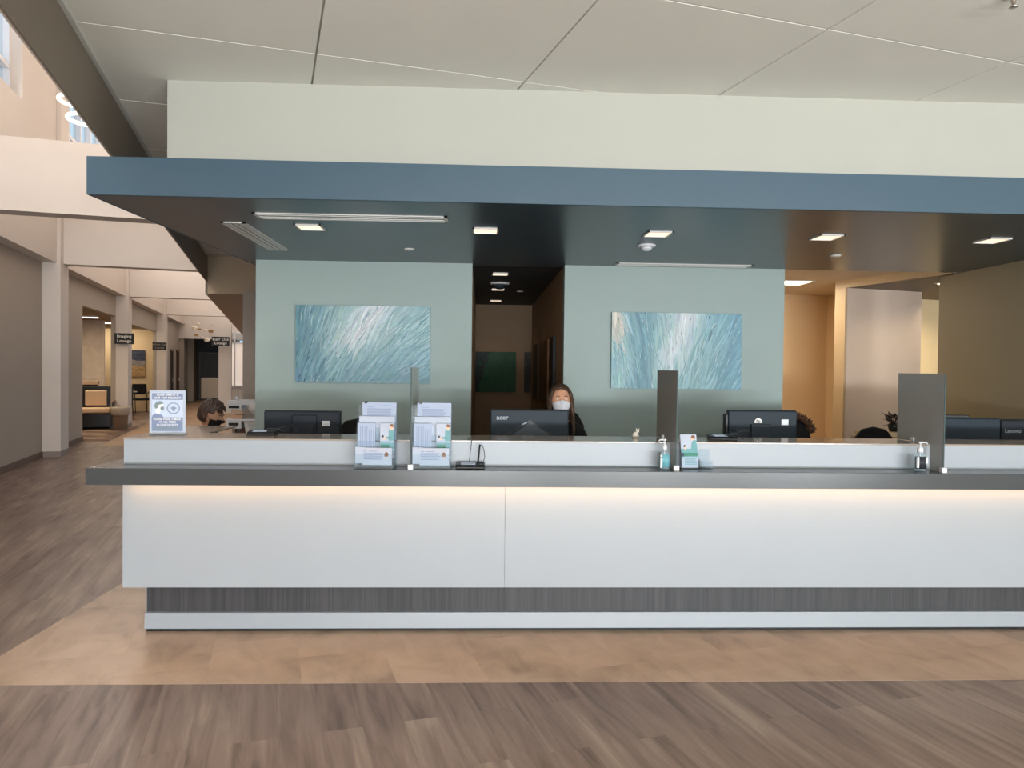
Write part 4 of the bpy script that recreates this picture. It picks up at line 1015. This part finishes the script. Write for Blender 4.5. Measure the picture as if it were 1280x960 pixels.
# ================================================================== PEOPLE
def head_radius(th, ph):
    """th: 0 top .. pi bottom; ph: angle around, 0 = front (-Y). returns a point"""
    x = math.sin(th)*math.sin(ph); y = -math.sin(th)*math.cos(ph); z = math.cos(th)
    sx, sy, sz = .077, .097, .118
    if z < 0: sx *= 1-.30*(-z)**1.5; sy *= 1-.12*(-z)
    p = Vector((x*sx, y*sy, z*sz))
    if y < -.3:                        # face
        f = max(0, (-y-.3)/.7)
        def g(u0, v0, su, sv): return math.exp(-((p.x-u0)/su)**2-((p.z-v0)/sv)**2)
        p.y -= .022*g(0, -.018, .011, .016)*f+.010*g(0, .002, .007, .02)*f     # nose
        p.y += .010*(g(.030, .008, .016, .012)+g(-.030, .008, .016, .012))*f   # eye sockets
        p.y -= .005*g(0, .030, .05, .008)*f                                     # brow
        p.y -= .007*g(0, -.056, .020, .005)*f+.007*g(0, -.068, .018, .006)*f    # lips
        p.y -= .009*g(0, -.100, .020, .014)*f                                   # chin
        p.y += .003*g(0, -.062, .022, .002)*f
    return p
def head_shell(cond, off, nth=44, nph=64):
    bm = bmesh.new(); V = {}
    def vert(i, j):
        j %= nph
        if i in (0, nth): j = 0
        if (i, j) not in V:
            th = math.pi*i/nth; ph = 2*math.pi*j/nph
            p = head_radius(th, ph)
            nrm = Vector((math.sin(th)*math.sin(ph), -math.sin(th)*math.cos(ph), math.cos(th)))
            V[(i, j)] = bm.verts.new(p+nrm*off(th, ph))
        return V[(i, j)]
    for i in range(nth):
        for j in range(nph):
            th = math.pi*(i+.5)/nth; ph = 2*math.pi*(j+.5)/nph
            if ph > math.pi: ph -= 2*math.pi
            if not cond(th, ph): continue
            vs = []
            for q in ((i, j), (i+1, j), (i+1, j+1), (i, j+1)):
                v = vert(*q)
                if v not in vs: vs.append(v)
            if len(vs) > 2: bm.faces.new(vs)
    m = MB(); m.bm.free(); m.bm = bm
    return m
def person(name_label, loc, rz, hair_m, skin_m, mask_m, cloth_m, long_hair, head_rot, head_at=(0, -.03, .845), seat_h=.50):
    """seated figure facing local -Y; origin on the floor under the hips"""
    t = thing('person', name_label, 'person', loc, rz)
    S = seat_h+.09
    # one continuous body
    J = {'pelvis': ((0, 0, S), .125), 'waist': ((0, -.005, S+.16), .115), 'chest': ((0, -.01, S+.32), .135), 'neckb': ((0, .0, S+.455), .075), 'neck': ((0, -.015, S+.53), .052), 'skull': ((0, -.02, S+.60), .05)}
    E = [('pelvis', 'waist'), ('waist', 'chest'), ('chest', 'neckb'), ('neckb', 'neck'), ('neck', 'skull')]
    for s, q in ((-1, 'l'), (1, 'r')):
        J['sh'+q] = ((s*.165, .0, S+.42), .062); J['el'+q] = ((s*.215, -.10, S+.17), .045); J['wr'+q] = ((s*.15, -.34, S+.17), .028); J['pa'+q] = ((s*.14, -.40, S+.165), .034)
        J['hp'+q] = ((s*.09, -.03, S-.0), .105); J['kn'+q] = ((s*.11, -.44, S+.0), .062); J['an'+q] = ((s*.11, -.42, .09), .040); J['toe'+q] = ((s*.12, -.56, .035), .032)
        E += [('neckb', 'sh'+q), ('sh'+q, 'el'+q), ('el'+q, 'wr'+q), ('wr'+q, 'pa'+q), ('pelvis', 'hp'+q), ('hp'+q, 'kn'+q), ('kn'+q, 'an'+q), ('an'+q, 'toe'+q)]
        for k in range(5):
            ox = s*.14+(-.026+.0135*k)*1.0; L = [.052, .07, .078, .072, .056][k]
            if k == 4 - (4 if s > 0 else 0):     # thumb leaves the side of the palm
                J['f0%s%d' % (q, k)] = ((ox-s*.018, -.395, S+.165), .010); J['f1%s%d' % (q, k)] = ((ox-s*.034, -.425, S+.155), .009); e = [('pa'+q, 'f0%s%d' % (q, k)), ('f0%s%d' % (q, k), 'f1%s%d' % (q, k))]
            else:
                a, c, d = 'f0%s%d' % (q, k), 'f1%s%d' % (q, k), 'f2%s%d' % (q, k)
                J[a] = ((ox, -.43, S+.168), .010); J[c] = ((ox, -.43-L*.5, S+.162), .009); J[d] = ((ox, -.43-L*.9, S+.145), .008)
                e = [('pa'+q, a), (a, c), (c, d)]
            E += e
    names = list(J); me = bpy.data.meshes.new('body'); me.from_pydata([J[k][0] for k in names], [(names.index(a), names.index(c)) for a, c in E], [])
    o = bpy.data.objects.new('body', me); COL.objects.link(o)
    sk = o.modifiers.new('skin', 'SKIN'); o.modifiers.new('sub', 'SUBSURF').levels = 1
    for i, k in enumerate(names):
        r = J[k][1]; me.skin_vertices[0].data[i].radius = (r, r*.85 if k in ('waist', 'chest', 'pelvis') else r)
        me.skin_vertices[0].data[i].use_root = (k == 'pelvis')
    bpy.context.view_layer.update()
    m2 = bpy.data.meshes.new_from_object(o.evaluated_get(bpy.context.evaluated_depsgraph_get()))
    bpy.data.objects.remove(o, do_unlink=True); m2.name = 'body'
    m2.materials.clear(); m2.materials.append(cloth_m); m2.materials.append(skin_m); m2.materials.append(M_jeans)
    for p in m2.polygons:
        c = p.center; p.use_smooth = True
        if c.z > S+.50 or (c.y < -.345 and abs(c.z-S-.165) < .045 and abs(c.x) < .22): p.material_index = 1
        elif c.z < S+.06 and not (c.z > S-.02 and c.y > .1): p.material_index = 2
        if c.z < .1: p.material_index = 0
    bo = bpy.data.objects.new('body', m2); COL.objects.link(bo); bo.parent = t
    H = Vector((0, -.035, S+.655))
    hm = Matrix.Translation(H) @ head_rot
    hd = head_shell(lambda th, ph: True, lambda th, ph: 0).xf(hm).build('head', skin_m, t, smooth=True)
    def sub(mb, nm, m): return mb.xf(hm).build(nm, m, hd, smooth=True)
    for s in (-1, 1):
        sub(MB().ball((s*.030, -.0765, .008), .0105, 12, sx=1.1, sz=.7), 'eye', M_eye)
        sub(MB().ball((s*.030, -.0845, .008), .0048, 10), 'iris', M_iris)
        sub(MB().tube([(s*.014, -.094, .024), (s*.030, -.092, .030), (s*.046, -.082, .025)], [.002, .0035, .0015], 6), 'eyebrow', hair_m)
        sub(MB().ball((s*.078, .006, -.008), .026, 12, sx=.35, sy=.7, sz=1.1), 'ear', skin_m)
    # mask over nose and mouth
    mk = head_shell(lambda th, ph: abs(ph) < 1.15 and 1.62+abs(ph)*.10 < th < 2.75-abs(ph)*.25, lambda th, ph: .007+.006*math.exp(-(ph*1.6)**2))
    mo = sub(mk, 'face_mask', mask_m); sm = mo.modifiers.new('thick', 'SOLIDIFY'); sm.thickness = .003
    for s in (-1, 1):
        sub(MB().tube([(s*.068, -.045, -.022), (s*.082, -.012, -.004), (s*.083, .018, .0)], .0015, 5), 'ear_loop', mask_m)
    # hair
    def hc(th, ph):
        a = abs(ph)
        if a < .95: return th < .80+.12*a
        if a < 1.45: return th < 1.35
        return th < (2.5 if long_hair else 2.05)
    ho = sub(head_shell(hc, lambda th, ph: .014+.003*math.sin(ph*23)+.002*math.sin(ph*51+th*9)+(.010 if long_hair and abs(ph) > 1 else 0)), 'hair', hair_m)
    sm = ho.modifiers.new('thick', 'SOLIDIFY'); sm.thickness = .012; sm.offset = -1
    if long_hair:
        rnd = random.Random(5)
        b = MB()
        for k in range(46):
            s = -1 if k % 3 == 0 else 1
            a = rnd.uniform(1.2, 2.2)*s; x0, y0 = .088*math.sin(a), -.10*math.cos(a)
            pts = [(x0*.9, y0*.9, .06)]
            for q in range(1, 8):
                zz = .06-.046*q*(1 if s > 0 else .5); wv = .006*math.sin(q*1.6+k)
                pts.append((x0+s*.004*q*.4+wv, y0-.004*q+rnd.uniform(-.003, .003), zz))
            b.tube(pts, [.006, .010, .011, .011, .010, .009, .006, .002], 6)
        sub(b, 'loose_hair', hair_m)
    else:
        rnd = random.Random(8); b = MB()
        for k in range(60):
            a = rnd.uniform(-3.1, 3.1); th = rnd.uniform(.1, .8)
            p0 = head_radius(th, a)*1.12; p1 = head_radius(min(th+.55, 1.25), a+.15)*1.15
            b.tube([p0, (p0+p1)/2*1.04, p1], [.004, .009, .002], 5)
        sub(b, 'loose_hair', hair_m)
    return t, S
person('brown haired receptionist in black jacket and white mask behind monitor', (.628, 5.93, .002), R(2), M_hairl, M_skin, M_mask, M_fabk, True, Matrix.Rotation(R(-12), 4, 'X'), seat_h=.60)
person('dark haired person in black mask facing right beyond the counter', (-2.24, 6.28, .002), R(80), M_hairb, M_skin2, M_maskk, M_fabk, False, Matrix.Rotation(R(20), 4, 'X'), seat_h=.45)
office_chair((-2.30, 6.30, .002), R(80), 'black office chair under the dark haired person', .98)
